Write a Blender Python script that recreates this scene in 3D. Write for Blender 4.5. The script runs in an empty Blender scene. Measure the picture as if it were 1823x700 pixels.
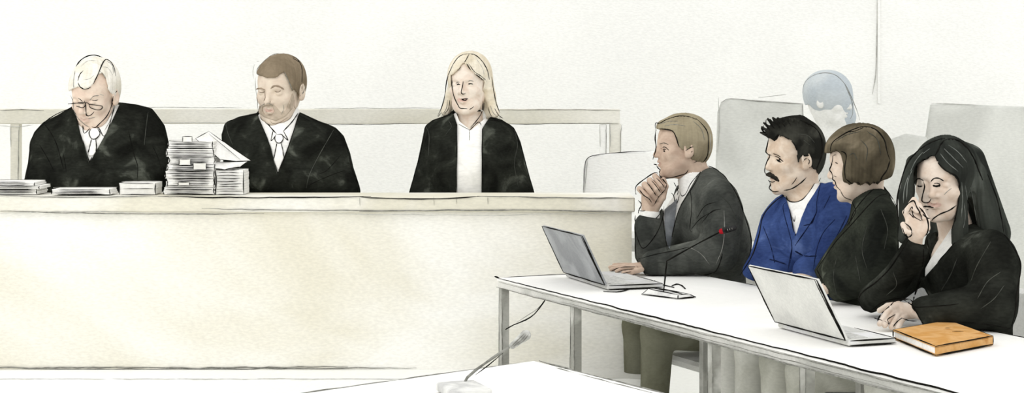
import bpy, math, random, os
import numpy as np
random.seed(7); rng = np.random.default_rng(7)
SC = bpy.context.scene
COL = SC.collection
F = 3000.0; CX = 911.5; HY = 156.0; CAMZ = 1.41
ONLY = os.environ.get('ONLY', '')          # quick looks only
def want(n): return (not ONLY) or (n in ONLY.split(','))

# ---------------------------------------------------------------- camera
cd = bpy.data.cameras.new('camera'); cam = bpy.data.objects.new('camera', cd); COL.objects.link(cam)
cam.location = (0, 0, CAMZ); cam.rotation_euler = (math.pi/2, 0, 0)
cd.sensor_width = 36; cd.lens = F/1823*36; cd.shift_y = -(350-HY)/1823
cd.clip_end = 200
SC.camera = cam
SC.view_settings.view_transform = 'Standard'; SC.view_settings.look = 'None'
SC.view_settings.gamma = 1; SC.view_settings.exposure = 0; SC.view_settings.use_curve_mapping = False

def P(px, py, Y):
    """a point of the place that the drawing shows at (px, py), Y metres into the room"""
    return np.array([(px-CX)*Y/F, Y, CAMZ-(py-HY)*Y/F])
def ZM(ox, oy, s):
    return lambda *pts: [(ox+x/s, oy+y/s) for x, y in pts]
Z1=ZM(0,70,2.122); Z2=ZM(380,70,2.333); Z3=ZM(680,70,2.122); Z4=ZM(1080,180,2.059); Z5=ZM(1280,120,1.6667)
Z6=ZM(1500,220,1.6667); Z7=ZM(860,380,2.188); Z8=ZM(1260,440,2.693); ZB=ZM(1230,0,2.334)
H1=ZM(100,80,3.886); H2=ZM(430,80,3.18); H3=ZM(770,80,3.886); H4=ZM(1140,190,3.5); H5=ZM(1340,190,3.889); H7=ZM(1580,230,3.182)

# ---------------------------------------------------------------- materials
def lin(c):
    return tuple((v/255/12.92 if v/255 <= .04045 else ((v/255+.055)/1.055)**2.4) for v in c)
MATS = {}
def wash(name, c1, c2=None, scale=5.0, lo=.42, hi=.6, rough=.95, grain=.05, detail=3, bump=0.0, c3=None, dist=.6, stretch=(1,1,1)):
    """matt water-colour wash: two tones of one pigment in cloudy blots plus paper grain"""
    if name in MATS: return MATS[name]
    m = bpy.data.materials.new(name); m.use_nodes = True; nt = m.node_tree; N = nt.nodes; L = nt.links
    b = N['Principled BSDF']; b.inputs['Roughness'].default_value = rough; b.inputs['Specular IOR Level'].default_value = .0 if rough > .8 else .4
    tc = N.new('ShaderNodeTexCoord'); mp = N.new('ShaderNodeMapping'); L.new(tc.outputs['Object'], mp.inputs['Vector'])
    mp.inputs['Scale'].default_value = stretch
    n1 = N.new('ShaderNodeTexNoise'); n1.inputs['Scale'].default_value = scale; n1.inputs['Detail'].default_value = detail
    n1.inputs['Distortion'].default_value = dist
    L.new(mp.outputs[0], n1.inputs['Vector'])
    r = N.new('ShaderNodeValToRGB'); L.new(n1.outputs['Fac'], r.inputs['Fac'])
    c2 = c2 or c1
    r.color_ramp.elements[0].position = lo; r.color_ramp.elements[0].color = (*lin(c1), 1)
    r.color_ramp.elements[1].position = hi; r.color_ramp.elements[1].color = (*lin(c2), 1)
    if c3:
        e = r.color_ramp.elements.new(min(.99, hi+.1)); e.color = (*lin(c3), 1)
    n2 = N.new('ShaderNodeTexNoise'); n2.inputs['Scale'].default_value = 130; n2.inputs['Detail'].default_value = 2
    m2 = N.new('ShaderNodeMapping'); m2.inputs['Scale'].default_value = (.42,1,1.15); m2.inputs['Rotation'].default_value = (0,.16,0)
    L.new(tc.outputs['Object'], m2.inputs['Vector']); L.new(m2.outputs[0], n2.inputs['Vector'])
    mr = N.new('ShaderNodeMapRange'); mr.inputs[1].default_value = .34; mr.inputs[2].default_value = .66
    mr.inputs[3].default_value = 1-grain; mr.inputs[4].default_value = 1+grain
    L.new(n2.outputs['Fac'], mr.inputs['Value'])
    mx = N.new('ShaderNodeMix'); mx.data_type = 'RGBA'; mx.blend_type = 'MULTIPLY'; mx.inputs[0].default_value = 1
    L.new(r.outputs['Color'], mx.inputs[6]); L.new(mr.outputs[0], mx.inputs[7]); L.new(mx.outputs[2], b.inputs['Base Color'])
    if bump:
        bp = N.new('ShaderNodeBump'); bp.inputs['Strength'].default_value = bump; bp.inputs['Distance'].default_value = .004
        L.new(n2.outputs['Fac'], bp.inputs['Height']); L.new(bp.outputs[0], b.inputs['Normal'])
    MATS[name] = m; return m

PAPER = wash('white_paint', (252,252,248), (248,248,244), scale=1.5, grain=.035, bump=.5)
INK = wash('ink', (22,22,20), (34,33,30), scale=30)
PENCIL = wash('pencil', (120,120,114), (150,150,144), scale=40)
LPENCIL = wash('light_pencil', (178,178,172), (202,202,196), scale=40)
BEIGE = wash('beige_wood', (224,220,203), (238,236,227), scale=2.2)

# ---------------------------------------------------------------- signed distance fields
def rotm(yaw=0, pitch=0, roll=0):
    """yaw turns about the vertical, pitch nods the face down, roll leans to the side (degrees); the face looks along -Y"""
    a, b, c = map(math.radians, (yaw, pitch, roll))
    Rz = np.array([[math.cos(a),-math.sin(a),0],[math.sin(a),math.cos(a),0],[0,0,1]])
    Rx = np.array([[1,0,0],[0,math.cos(b),-math.sin(b)],[0,math.sin(b),math.cos(b)]])
    Ry = np.array([[math.cos(c),0,math.sin(c)],[0,1,0],[-math.sin(c),0,math.cos(c)]])
    return Rz@Rx@Ry
def smin(a, b, k):
    if k <= 0: return np.minimum(a, b)
    h = np.maximum(k-np.abs(a-b), 0)/k
    return np.minimum(a, b)-h*h*k*.25
def smax(a, b, k): return -smin(-a, -b, k)
class Cap:
    def __init__(s, a, b, ra, rb=None, flat=None):
        s.a = np.asarray(a, float); s.b = np.asarray(b, float); s.ra = ra; s.rb = ra if rb is None else rb
        s.flat = flat                                   # (axis vector, factor): squash the section along an axis
        s.c = (s.a+s.b)/2; s.R = np.linalg.norm(s.a-s.b)/2+max(s.ra, s.rb)
    def __call__(s, p):
        d = s.b-s.a; L = max(d@d, 1e-12); t = np.clip(((p-s.a)@d)/L, 0, 1)
        q = p-s.a-t[:, None]*d; r = s.ra+(s.rb-s.ra)*t
        if s.flat is not None:
            ax = s.flat[0]/np.linalg.norm(s.flat[0]); k = s.flat[1]
            c = q@ax; q = q+np.outer(c*(1/k-1), ax)
            n = np.linalg.norm(q, axis=1)
            return (n-r)*(k+(1-k)*.5)
        return np.linalg.norm(q, axis=1)-r
class Ell:
    def __init__(s, c, r, R=None):
        s.c = np.asarray(c, float); s.r = np.asarray(r, float); s.M = R if R is not None else np.eye(3); s.R = max(r)
    def __call__(s, p):
        q = (p-s.c)@s.M; k0 = np.linalg.norm(q/s.r, axis=1); k1 = np.linalg.norm(q/(s.r**2), axis=1)+1e-9
        return k0*(k0-1)/k1
class Box:
    def __init__(s, c, h, R=None, r=.003):
        s.c = np.asarray(c, float); s.h = np.asarray(h, float)-r; s.M = R if R is not None else np.eye(3); s.r = r
        s.R = np.linalg.norm(h)
    def __call__(s, p):
        q = np.abs((p-s.c)@s.M)-s.h
        return np.linalg.norm(np.maximum(q, 0), axis=1)+np.minimum(q.max(axis=1), 0)-s.r
class Poly:
    """prism standing on an outline; the outline is given where the drawing shows it"""
    def __init__(s, pts, y0=None, y1=None):
        s.v = np.array(pts, float); s.y0 = y0; s.y1 = y1; s.c = None; s.R = None
    def __call__(s, p):
        Y = p[:, 1]; k = Y/F
        q = np.stack([CX+p[:, 0]/k, HY+(CAMZ-p[:, 2])/k], 1)
        v = s.v; n = len(v); d = ((q-v[0])**2).sum(1); sg = np.ones(len(q))
        j = n-1
        for i in range(n):
            e = v[j]-v[i]; w = q-v[i]
            t = np.clip((w@e)/max(e@e, 1e-9), 0, 1); b = w-t[:, None]*e
            d = np.minimum(d, (b*b).sum(1))
            c1 = q[:, 1] >= v[i, 1]; c2 = q[:, 1] < v[j, 1]; c3 = e[0]*w[:, 1] > e[1]*w[:, 0]
            fl = (c1 & c2 & c3) | (~c1 & ~c2 & ~c3); sg[fl] *= -1
            j = i
        r = sg*np.sqrt(d)*k
        if s.y0 is not None: r = np.maximum(r, s.y0-Y)
        if s.y1 is not None: r = np.maximum(r, Y-s.y1)
        return r
class Half:
    """negative on the side the normal points away from"""
    def __init__(s, c, n): s.p = np.asarray(c, float); s.n = np.asarray(n, float)/np.linalg.norm(n); s.c = None; s.R = None
    def __call__(s, p): return (p-s.p)@s.n
class Fld:
    def __init__(s): s.ops = []; s.lo = np.full(3, 9e9); s.hi = np.full(3, -9e9)
    def u(s, prim, k=.0):
        s.ops.append(('u', prim, k))
        s.lo = np.minimum(s.lo, prim.c-prim.R); s.hi = np.maximum(s.hi, prim.c+prim.R); return s
    def us(s, prims, k):
        for q in prims: s.u(q, k)
        return s
    def s(s, prim, k=.0): s.ops.append(('s', prim, k)); return s
    def i(s, prim, k=.0): s.ops.append(('i', prim, k)); return s
    def off(s, d): s.ops.append(('o', None, d)); s.lo = s.lo-max(d, 0); s.hi = s.hi+max(d, 0); return s
    def fn(s, f): s.ops.append(('f', f, 0)); return s
    def copy(s):
        n = Fld(); n.ops = list(s.ops); n.lo = s.lo.copy(); n.hi = s.hi.copy(); return n
    def clip(s, lo=None, hi=None):
        if lo is not None: s.lo = np.maximum(s.lo, np.asarray(lo, float))
        if hi is not None: s.hi = np.minimum(s.hi, np.asarray(hi, float))
        return s
    def __call__(s, p):
        p = np.asarray(p, float); v = np.full(len(p), 1.0)
        for op, g, k in s.ops:
            if op == 'u':
                if getattr(g, 'R', None) is not None:
                    dc = np.linalg.norm(p-g.c, axis=1)-g.R
                    m = dc < np.minimum(v+k, .25)+.001
                    v = np.where(m, v, np.minimum(v, np.maximum(dc, .0)+.05))
                    if m.any(): v[m] = smin(v[m], g(p[m]), k)
                else: v = smin(v, g(p), k)
            elif op == 's': v = smax(v, -g(p), k)
            elif op == 'i': v = smax(v, g(p), k)
            elif op == 'o': v = v-k
            elif op == 'f': v = g(p, v)
        return v
class Off:
    """a field grown by d, usable as a primitive"""
    def __init__(s, f, d): s.f = f; s.d = d; s.c = (f.lo+f.hi)/2; s.R = np.linalg.norm(f.hi-f.lo)/2+abs(d); s.lo = f.lo-abs(d); s.hi = f.hi+abs(d)
    def __call__(s, p): return s.f(p)-s.d
def fld(prim):
    n = Fld(); n.u(prim); return n

QUALITY = float(os.environ.get('Q', '1'))
def net(f, h, lo=None, hi=None):
    """surface nets over the zero level of f"""
    h = h*QUALITY
    lo = (f.lo if lo is None else np.maximum(np.asarray(lo, float), f.lo))-2.5*h; hi = (f.hi if hi is None else np.minimum(np.asarray(hi, float), f.hi))+2.5*h
    B = 8; nb = np.ceil((hi-lo)/(B*h)).astype(int)+1
    ci = np.stack(np.meshgrid(*[np.arange(n) for n in nb], indexing='ij'), -1).reshape(-1, 3)
    cc = lo+(ci*B+B/2-.5)*h
    fc = f(cc)
    act = np.abs(fc) < B*h*.9*1.7+.004
    V = np.repeat(np.repeat(np.repeat(np.where(fc < 0, -1., 1.).reshape(nb).astype(np.float32), B, 0), B, 1), B, 2)
    o = np.stack(np.meshgrid(*[np.arange(B)]*3, indexing='ij'), -1).reshape(-1, 3)
    a = ci[act]
    for k in range(0, len(a), 400):
        g = (a[k:k+400, None, :]*B+o[None]).reshape(-1, 3)
        V[g[:, 0], g[:, 1], g[:, 2]] = f(lo+g*h)
    I = V < 0
    C = I[:-1,:-1,:-1].astype(np.int8)
    C = sum(I[x:I.shape[0]-1+x, y:I.shape[1]-1+y, z:I.shape[2]-1+z].astype(np.int8) for x in (0,1) for y in (0,1) for z in (0,1))
    cells = np.argwhere((C > 0) & (C < 8))
    if len(cells) == 0: return np.zeros((0,3)), np.zeros((0,4), int)
    idx = np.full(C.shape, -1, np.int64); idx[cells[:, 0], cells[:, 1], cells[:, 2]] = np.arange(len(cells))
    S = np.zeros((len(cells), 3)); n = np.zeros(len(cells))
    crn = [np.array(t) for t in ((0,0,0),(1,0,0),(0,1,0),(1,1,0),(0,0,1),(1,0,1),(0,1,1),(1,1,1))]
    for i in range(8):
        for ax in range(3):
            if crn[i][ax]: continue
            c0 = crn[i]; c1 = c0.copy(); c1[ax] = 1
            g0 = cells+c0; g1 = cells+c1
            v0 = V[g0[:,0],g0[:,1],g0[:,2]]; v1 = V[g1[:,0],g1[:,1],g1[:,2]]
            m = (v0 < 0) != (v1 < 0); t = v0[m]/(v0[m]-v1[m])
            q = np.tile(c0.astype(float), (m.sum(), 1)); q[:, ax] += t
            S[m] += q; n[m] += 1
    vs = lo+(cells+S/n[:, None])*h
    quads = []
    for ax in range(3):
        sl0 = [slice(None)]*3; sl1 = [slice(None)]*3; sl0[ax] = slice(0, -1); sl1[ax] = slice(1, None)
        A0 = I[tuple(sl0)]; A1 = I[tuple(sl1)]
        e = np.argwhere(A0 != A1)
        b, c = [(1,2),(2,0),(0,1)][ax]
        e = e[(e[:, b] > 0) & (e[:, c] > 0) & (e[:, b] < C.shape[b]) & (e[:, c] < C.shape[c])]
        s = A0[e[:,0],e[:,1],e[:,2]]
        def cell(db, dc):
            g = e.copy(); g[:, b] -= db; g[:, c] -= dc; return idx[g[:,0],g[:,1],g[:,2]]
        q = np.stack([cell(1,1), cell(0,1), cell(0,0), cell(1,0)], 1)
        q[~s] = q[~s][:, ::-1]
        quads.append(q[(q >= 0).all(1)])
    quads = np.concatenate(quads)
    for _ in range(2):                                   # pull onto the surface
        d = f(vs); e = h*.5
        g = np.stack([f(vs+np.eye(3)[k]*e)-f(vs-np.eye(3)[k]*e) for k in range(3)], 1)/(2*e)
        gn = (g*g).sum(1); ok = gn > .15
        st = np.where(ok, d/np.maximum(gn, .15), 0)[:, None]*g
        ln = np.linalg.norm(st, axis=1)[:, None]; st *= np.minimum(1, h*.6/np.maximum(ln, 1e-9))
        vs = vs-st*.8
    return vs, quads

def cast(f, pts, Y0, Y1=None, miss=.014, lift=.0):
    """lay drawn points onto a surface from the front; Y0 is a distance safely before it"""
    Y1 = Y1 or Y0+1.2
    D = np.array([[(x-CX)/F, 1.0, -(y-HY)/F] for x, y in pts]); nrm = np.linalg.norm(D, axis=1)
    O = np.array([0, 0, CAMZ]); t = np.full(len(D), float(Y0)); best = np.full(len(D), 9.0); bt = t.copy(); hit = np.zeros(len(D), bool)
    for _ in range(140):
        p = O+D*t[:, None]; v = f(p)
        better = (v < best) & ~hit; best[better] = v[better]; bt[better] = t[better]
        hit |= v < .0006
        st = np.clip(v*.6, .0008, .04)/nrm
        t = np.where(hit, t, t+st)
        if (hit | (t > Y1)).all(): break
    tt = np.where(hit, t, bt); ok = hit | (best < miss)
    p = O+D*tt[:, None]
    return p, ok

def spl(pts, step=2.0):
    """catmull-rom through drawn points, resampled"""
    p = np.array(pts, float)
    if len(p) < 2: return p
    q = np.vstack([2*p[0]-p[1], p, 2*p[-1]-p[-2]]); out = []
    for i in range(1, len(q)-2):
        n = max(2, int(np.linalg.norm(q[i+1]-q[i])/step))
        t = np.linspace(0, 1, n, endpoint=False)[:, None]
        a, b, c, d = q[i-1], q[i], q[i+1], q[i+2]
        out.append(.5*((2*b)+(-a+c)*t+(2*a-5*b+4*c-d)*t*t+(-a+3*b-3*c+d)*t**3))
    out.append(p[-1:]); return np.vstack(out)

def tube(pts, r, taper=.35, n=5):
    p = np.asarray(pts, float); m = len(p)
    if m < 2: return np.zeros((0,3)), []
    T = np.gradient(p, axis=0); T /= np.linalg.norm(T, axis=1)[:, None]+1e-9
    up = np.array([0.13, -.97, .21]); A = np.cross(T, up); A /= np.linalg.norm(A, axis=1)[:, None]+1e-9; Bn = np.cross(T, A)
    s = np.linspace(0, 1, m); w = np.minimum(1, taper+(1-taper)*np.minimum(s, 1-s)*7)
    rr = (r if np.ndim(r) else np.full(m, r))*w*(1+.18*np.sin(s*17+p[0, 0]*90))
    a = np.arange(n)*2*math.pi/n
    vs = (p[:, None]+(A[:, None]*np.cos(a)[None, :, None]+Bn[:, None]*np.sin(a)[None, :, None])*rr[:, None, None]).reshape(-1, 3)
    fs = [(i*n+j, i*n+(j+1) % n, (i+1)*n+(j+1) % n, (i+1)*n+j) for i in range(m-1) for j in range(n)]
    fs += [tuple(range(n))[::-1], tuple((m-1)*n+j for j in range(n))]
    return vs, fs

# ---------------------------------------------------------------- mesh building
class Part:
    def __init__(s): s.v = []; s.f = []; s.m = []; s.mats = []; s.n = 0; s.sm = []
    def slot(s, mat):
        if mat not in s.mats: s.mats.append(mat)
        return s.mats.index(mat)
    def add(s, vs, fs, mat, smooth=True):
        if len(vs) == 0: return s
        k = s.slot(mat); vs = np.asarray(vs, float)
        s.v.append(vs); s.f += [tuple(int(i)+s.n for i in q) for q in fs]; s.m += [k]*len(fs); s.sm += [smooth]*len(fs); s.n += len(vs)
        return s
    def sdf(s, f, h, mat, pick=None, **kw):
        """pick: list of (material, primitive): faces whose centre lies in the primitive take the material"""
        vs, q = net(f, h, **kw)
        if len(vs) == 0: return s
        i0 = len(s.m); s.add(vs, q, mat)
        if pick:
            c = vs[q].mean(1)
            for mt, g in pick:
                k = s.slot(mt); ins = np.nonzero(g(c) < 0)[0]
                for i in ins: s.m[i0+i] = k
        return s
    def ink(s, f, strokes, Y0, r=.0019, mat=None, miss=.014, Y1=None):
        for st in strokes:
            rr = r; mt = mat or INK
            if isinstance(st, tuple) and len(st) == 2 and isinstance(st[0], list): st, rr = st
            q = spl(st); p, ok = cast(f, q, Y0, Y1, miss)
            run = []
            for i in range(len(p)+1):
                good = i < len(p) and ok[i] and (not run or abs(p[i][1]-run[-1][1]) < .05)
                if good: run.append(p[i])
                else:
                    if len(run) > 2:
                        a = np.array(run); a[1:-1] = (a[:-2]+2*a[1:-1]+a[2:])/4
                        s.add(*tube(a, rr), mt)
                    run = [p[i]] if i < len(p) and ok[i] else []
        return s
    def line(s, pts, r=.002, mat=None, wob=.0, smooth=True, taper=.35):
        p = np.array(pts, float)
        if smooth and len(p) > 2: p = spl(p, .02)
        elif len(p) == 2:
            n = max(4, int(np.linalg.norm(p[1]-p[0])/.04)); t = np.linspace(0, 1, n)[:, None]; p = p[0]+(p[1]-p[0])*t
        if wob:
            w = rng.normal(0, wob, p.shape); w = (w+np.roll(w, 1, 0)+np.roll(w, 2, 0))/2; p = p+w
        s.add(*tube(p, r, taper), mat or INK); return s
    def box(s, lo, hi, mat, R=None, c=None, bev=.0):
        lo = np.asarray(lo, float); hi = np.asarray(hi, float)
        b = min(bev, (hi-lo).min()*.45)
        if b > 0:
            v = []; m = (lo+hi)/2; hh = (hi-lo)/2
            for sx in (-1,1):
                for sy in (-1,1):
                    for sz in (-1,1):
                        for ax in range(3):
                            q = np.array([sx*(hh[0]-b), sy*(hh[1]-b), sz*(hh[2]-b)]); q[ax] = (sx,sy,sz)[ax]*hh[ax]; v.append(m+q)
            import bmesh
            bm = bmesh.new(); [bm.verts.new(q) for q in v]; bmesh.ops.convex_hull(bm, input=bm.verts)
            bmesh.ops.dissolve_limit(bm, angle_limit=.02, verts=bm.verts, edges=bm.edges)
            bm.verts.ensure_lookup_table(); bm.verts.index_update()
            vs = np.array([q.co[:] for q in bm.verts]); fs = [tuple(x.index for x in fc.verts) for fc in bm.faces]; bm.free()
        else:
            x0,y0,z0 = lo; x1,y1,z1 = hi
            vs = np.array([(x0,y0,z0),(x1,y0,z0),(x1,y1,z0),(x0,y1,z0),(x0,y0,z1),(x1,y0,z1),(x1,y1,z1),(x0,y1,z1)])
            fs = [(0,3,2,1),(4,5,6,7),(0,1,5,4),(1,2,6,5),(2,3,7,6),(3,0,4,7)]
        if R is not None: vs = vs@np.asarray(R).T
        if c is not None: vs = vs+np.asarray(c)
        return s.add(vs, fs, mat, smooth=False)
    def build(s, name, parent=None, base=None, label=None, cat=None, group=None, kind=None):
        me = bpy.data.meshes.new(name)
        vs = np.vstack(s.v) if s.v else np.zeros((0,3))
        if parent is not None: b = np.array(parent['_b'][:])
        elif base is not None: b = np.asarray(base, float)
        else:
            b = (vs.min(0)+vs.max(0))/2; b[2] = vs[:, 2].min()
        own = b
        me.from_pydata((vs-b).tolist(), [], s.f)
        for m in s.mats: me.materials.append(m)
        me.polygons.foreach_set('material_index', s.m); me.polygons.foreach_set('use_smooth', s.sm)
        me.validate(); me.update()
        o = bpy.data.objects.new(name, me); COL.objects.link(o); o['_b'] = [float(x) for x in own]
        if parent is not None: o.parent = parent
        else: o.location = b
        if label: o['label'] = label
        if cat: o['category'] = cat
        if group: o['group'] = group
        if kind: o['kind'] = kind
        return o
def thing(name, base, label, cat, group=None):
    o = bpy.data.objects.new(name, None); COL.objects.link(o); o.location = [float(x) for x in base]; o['_b'] = [float(x) for x in base]
    o.empty_display_size = .1
    o['label'] = label; o['category'] = cat
    if group: o['group'] = group
    return o
# ---------------------------------------------------------------- anatomy
class Head:
    """canonical head: 0.235 m tall, centre at mid height, face along -Y, eyes at z = .003"""
    def __init__(s, c, yaw, pitch=0, roll=0, sc=(1,1,1), nose=1.0, ears=True):
        s.c = np.asarray(c, float); s.R = rotm(yaw, pitch, roll); s.sc = np.array(sc, float)*np.ones(3); s.nose = nose; s.ears = ears
    def W(s, x, y, z): return s.c+s.R@(s.sc*np.array([x, y, z]))
    def E(s, c, r, tilt=0):
        M = s.R@rotm(0, tilt, 0) if tilt else s.R
        return Ell(s.W(*c), np.array(r)*s.sc, M)
    def C(s, a, b, ra, rb=None): 
        m = s.sc.mean(); return Cap(s.W(*a), s.W(*b), ra*m, (ra if rb is None else rb)*m)
    def cranium(s, grow=0):
        f = Fld()
        f.u(s.E((0,.016,.040), (.072,.090,.076)))
        f.u(s.E((0,-.016,.022), (.065,.076,.082)), .03)
        f.u(s.E((0,.040,.0), (.060,.058,.062)), .03)
        if grow: f.off(grow)
        return f
    def field(s):
        f = s.cranium()
        f.u(s.E((0,-.030,-.040), (.053,.058,.066)), .035)             # face block
        f.u(s.C((-.030,-.044,-.078), (.030,-.044,-.078), .023), .03)   # jaw
        f.u(s.C((-.046,-.012,-.048), (-.024,-.055,-.088), .017, .015), .025)
        f.u(s.C((.046,-.012,-.048), (.024,-.055,-.088), .017, .015), .025)
        f.u(s.E((0,-.073,-.098), (.019,.015,.014)), .018)             # chin
        f.u(s.C((-.030,-.074,.021), (.030,-.074,.021), .0105), .016)   # brow
        f.u(s.E((-.040,-.052,-.022), (.022,.022,.018)), .022); f.u(s.E((.040,-.052,-.022), (.022,.022,.018)), .022)
        for x in (-.031, .031):
            f.s(s.E((x,-.098,.004), (.0185,.020,.0115)), .012)         # socket
            f.u(s.E((x,-.0735,.003), (.0135,.0120,.0110)), .004)       # eyeball under its lids
        n = s.nose
        f.u(s.C((0,-.083,.014), (0,-.088-.014*n,-.022), .0062, .0088), .010)
        f.u(s.E((0,-.087-.015*n,-.027), (.0095,.0095,.0080)), .006)
        for x in (-.0105, .0105):
            f.u(s.E((x,-.090,-.029), (.0075,.0095,.0065)), .006)
            f.s(s.E((x*.62,-.095,-.0375), (.0032,.0045,.0035)), .003)
        f.u(s.C((-.018,-.078,-.052), (0,-.0885,-.0495), .0050, .0062), .007)
        f.u(s.C((.018,-.078,-.052), (0,-.0885,-.0495), .0050, .0062), .007)
        f.u(s.C((-.016,-.077,-.060), (0,-.0865,-.0625), .0050, .0068), .006)
        f.u(s.C((.016,-.077,-.060), (0,-.0865,-.0625), .0050, .0068), .006)
        f.s(s.C((-.019,-.092,-.0562), (.019,-.092,-.0562), .0028), .003)
        for x in ((-1, 1) if s.ears else ()):                          # ears
            e = Fld(); e.u(s.E((x*.078,.012,-.002), (.0085,.019,.031), 12)); e.u(s.E((x*.076,.008,-.024), (.008,.012,.012)), .008)
            e.s(s.E((x*.086,.009,.002), (.007,.011,.020), 12), .004)
            f.u(Off(e, 0), .006)
        return f
    def neck(s, f, to, r=.052, r2=None, k=.03):
        f.u(Cap(s.W(0,.022,-.045), np.asarray(to, float), r*s.sc[0], r2 or r*1.12), k); return f

def capx(a, b, Ya, Yb, ra, rb=None, flat=None):
    """tapered limb between two drawn places; radii in drawn pixels"""
    return Cap(P(a[0], a[1], Ya), P(b[0], b[1], Yb), ra*Ya/F, (ra if rb is None else rb)*Yb/F, flat)
def ellx(c, Y, rx, rz, ry, R=None):
    return Ell(P(c[0], c[1], Y), (rx*Y/F, ry, rz*Y/F), R)
def chain(f, pts, r, k=.004, r1=None):
    """finger: pts are (px, py, Y); radii in metres"""
    n = len(pts)-1
    for i in range(n):
        a, b = pts[i], pts[i+1]; t0 = i/n; t1 = (i+1)/n; e = r1 or r*.82
        f.u(Cap(P(*a), P(*b), r+(e-r)*t0, r+(e-r)*t1), k if i == 0 else k*.5)
    return f
def grooves(f, fq=260, amp=.0022, ax=(0,0,1), bend=0, c=(0,0,0)):
    """strand relief: ridges that run round the given axis"""
    c = np.asarray(c, float); ax = np.asarray(ax, float)
    def g(p, v):
        q = p-c; a = np.arctan2(q[:, 0], q[:, 1]) if ax[2] else q@ax
        w = np.sin(a*fq/12+q[:, 2]*9)+.6*np.sin(a*fq/5+q[:, 2]*23)
        return v+amp*w*.5*(np.abs(v) < .03)
    return f.fn(g)
SKIN = lambda n, a, b: wash(n, a, b, scale=22, lo=.40, hi=.62, grain=.03)

def fld2(prim):
    """a prism with the extent of the drawn outline left open"""
    n = Fld(); n.ops.append(('u', prim, 0)); n.lo = np.full(3, -9.); n.hi = np.full(3, 9.); return n
def merge(a, b, k=0.0):
    a.ops.append(('u', b, k)); a.lo = np.minimum(a.lo, b.lo); a.hi = np.maximum(a.hi, b.hi); return a
# ---------------------------------------------------------------- the room
BENCH = wash('bench_wash', (246,245,239), (228,224,208), scale=.9, lo=.38, hi=.55, grain=.05, detail=5, c3=(222,217,198), dist=.9, stretch=(.55,1,1.1), bump=.2)
RAILW = wash('rail_wash', (222,219,204), (238,236,226), scale=2.2, lo=.4, hi=.62)
GREYW = wash('grey_wash', (201,202,196), (217,218,212), scale=3.2, lo=.38, hi=.6)
def struct(name, lo, hi, mat=PAPER, ink=None):
    p = Part(); p.box(lo, hi, mat)
    if ink: ink(p)
    return p.build(name, kind='structure')
YB = 8.6
def px(x, Y): return (x-CX)*Y/F
def pz(y, Y): return CAMZ-(y-HY)*Y/F
def wall_ink(p):
    Y = YB-.002
    p.line([P(1563,-30,Y), P(1561,60,Y), P(1559,130,Y), P(1553,168,Y)], .0022, LPENCIL)
    p.line([P(1567,-30,Y), P(1565,80,Y), P(1563,150,Y), P(1562,184,Y)], .0014, LPENCIL)
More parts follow.
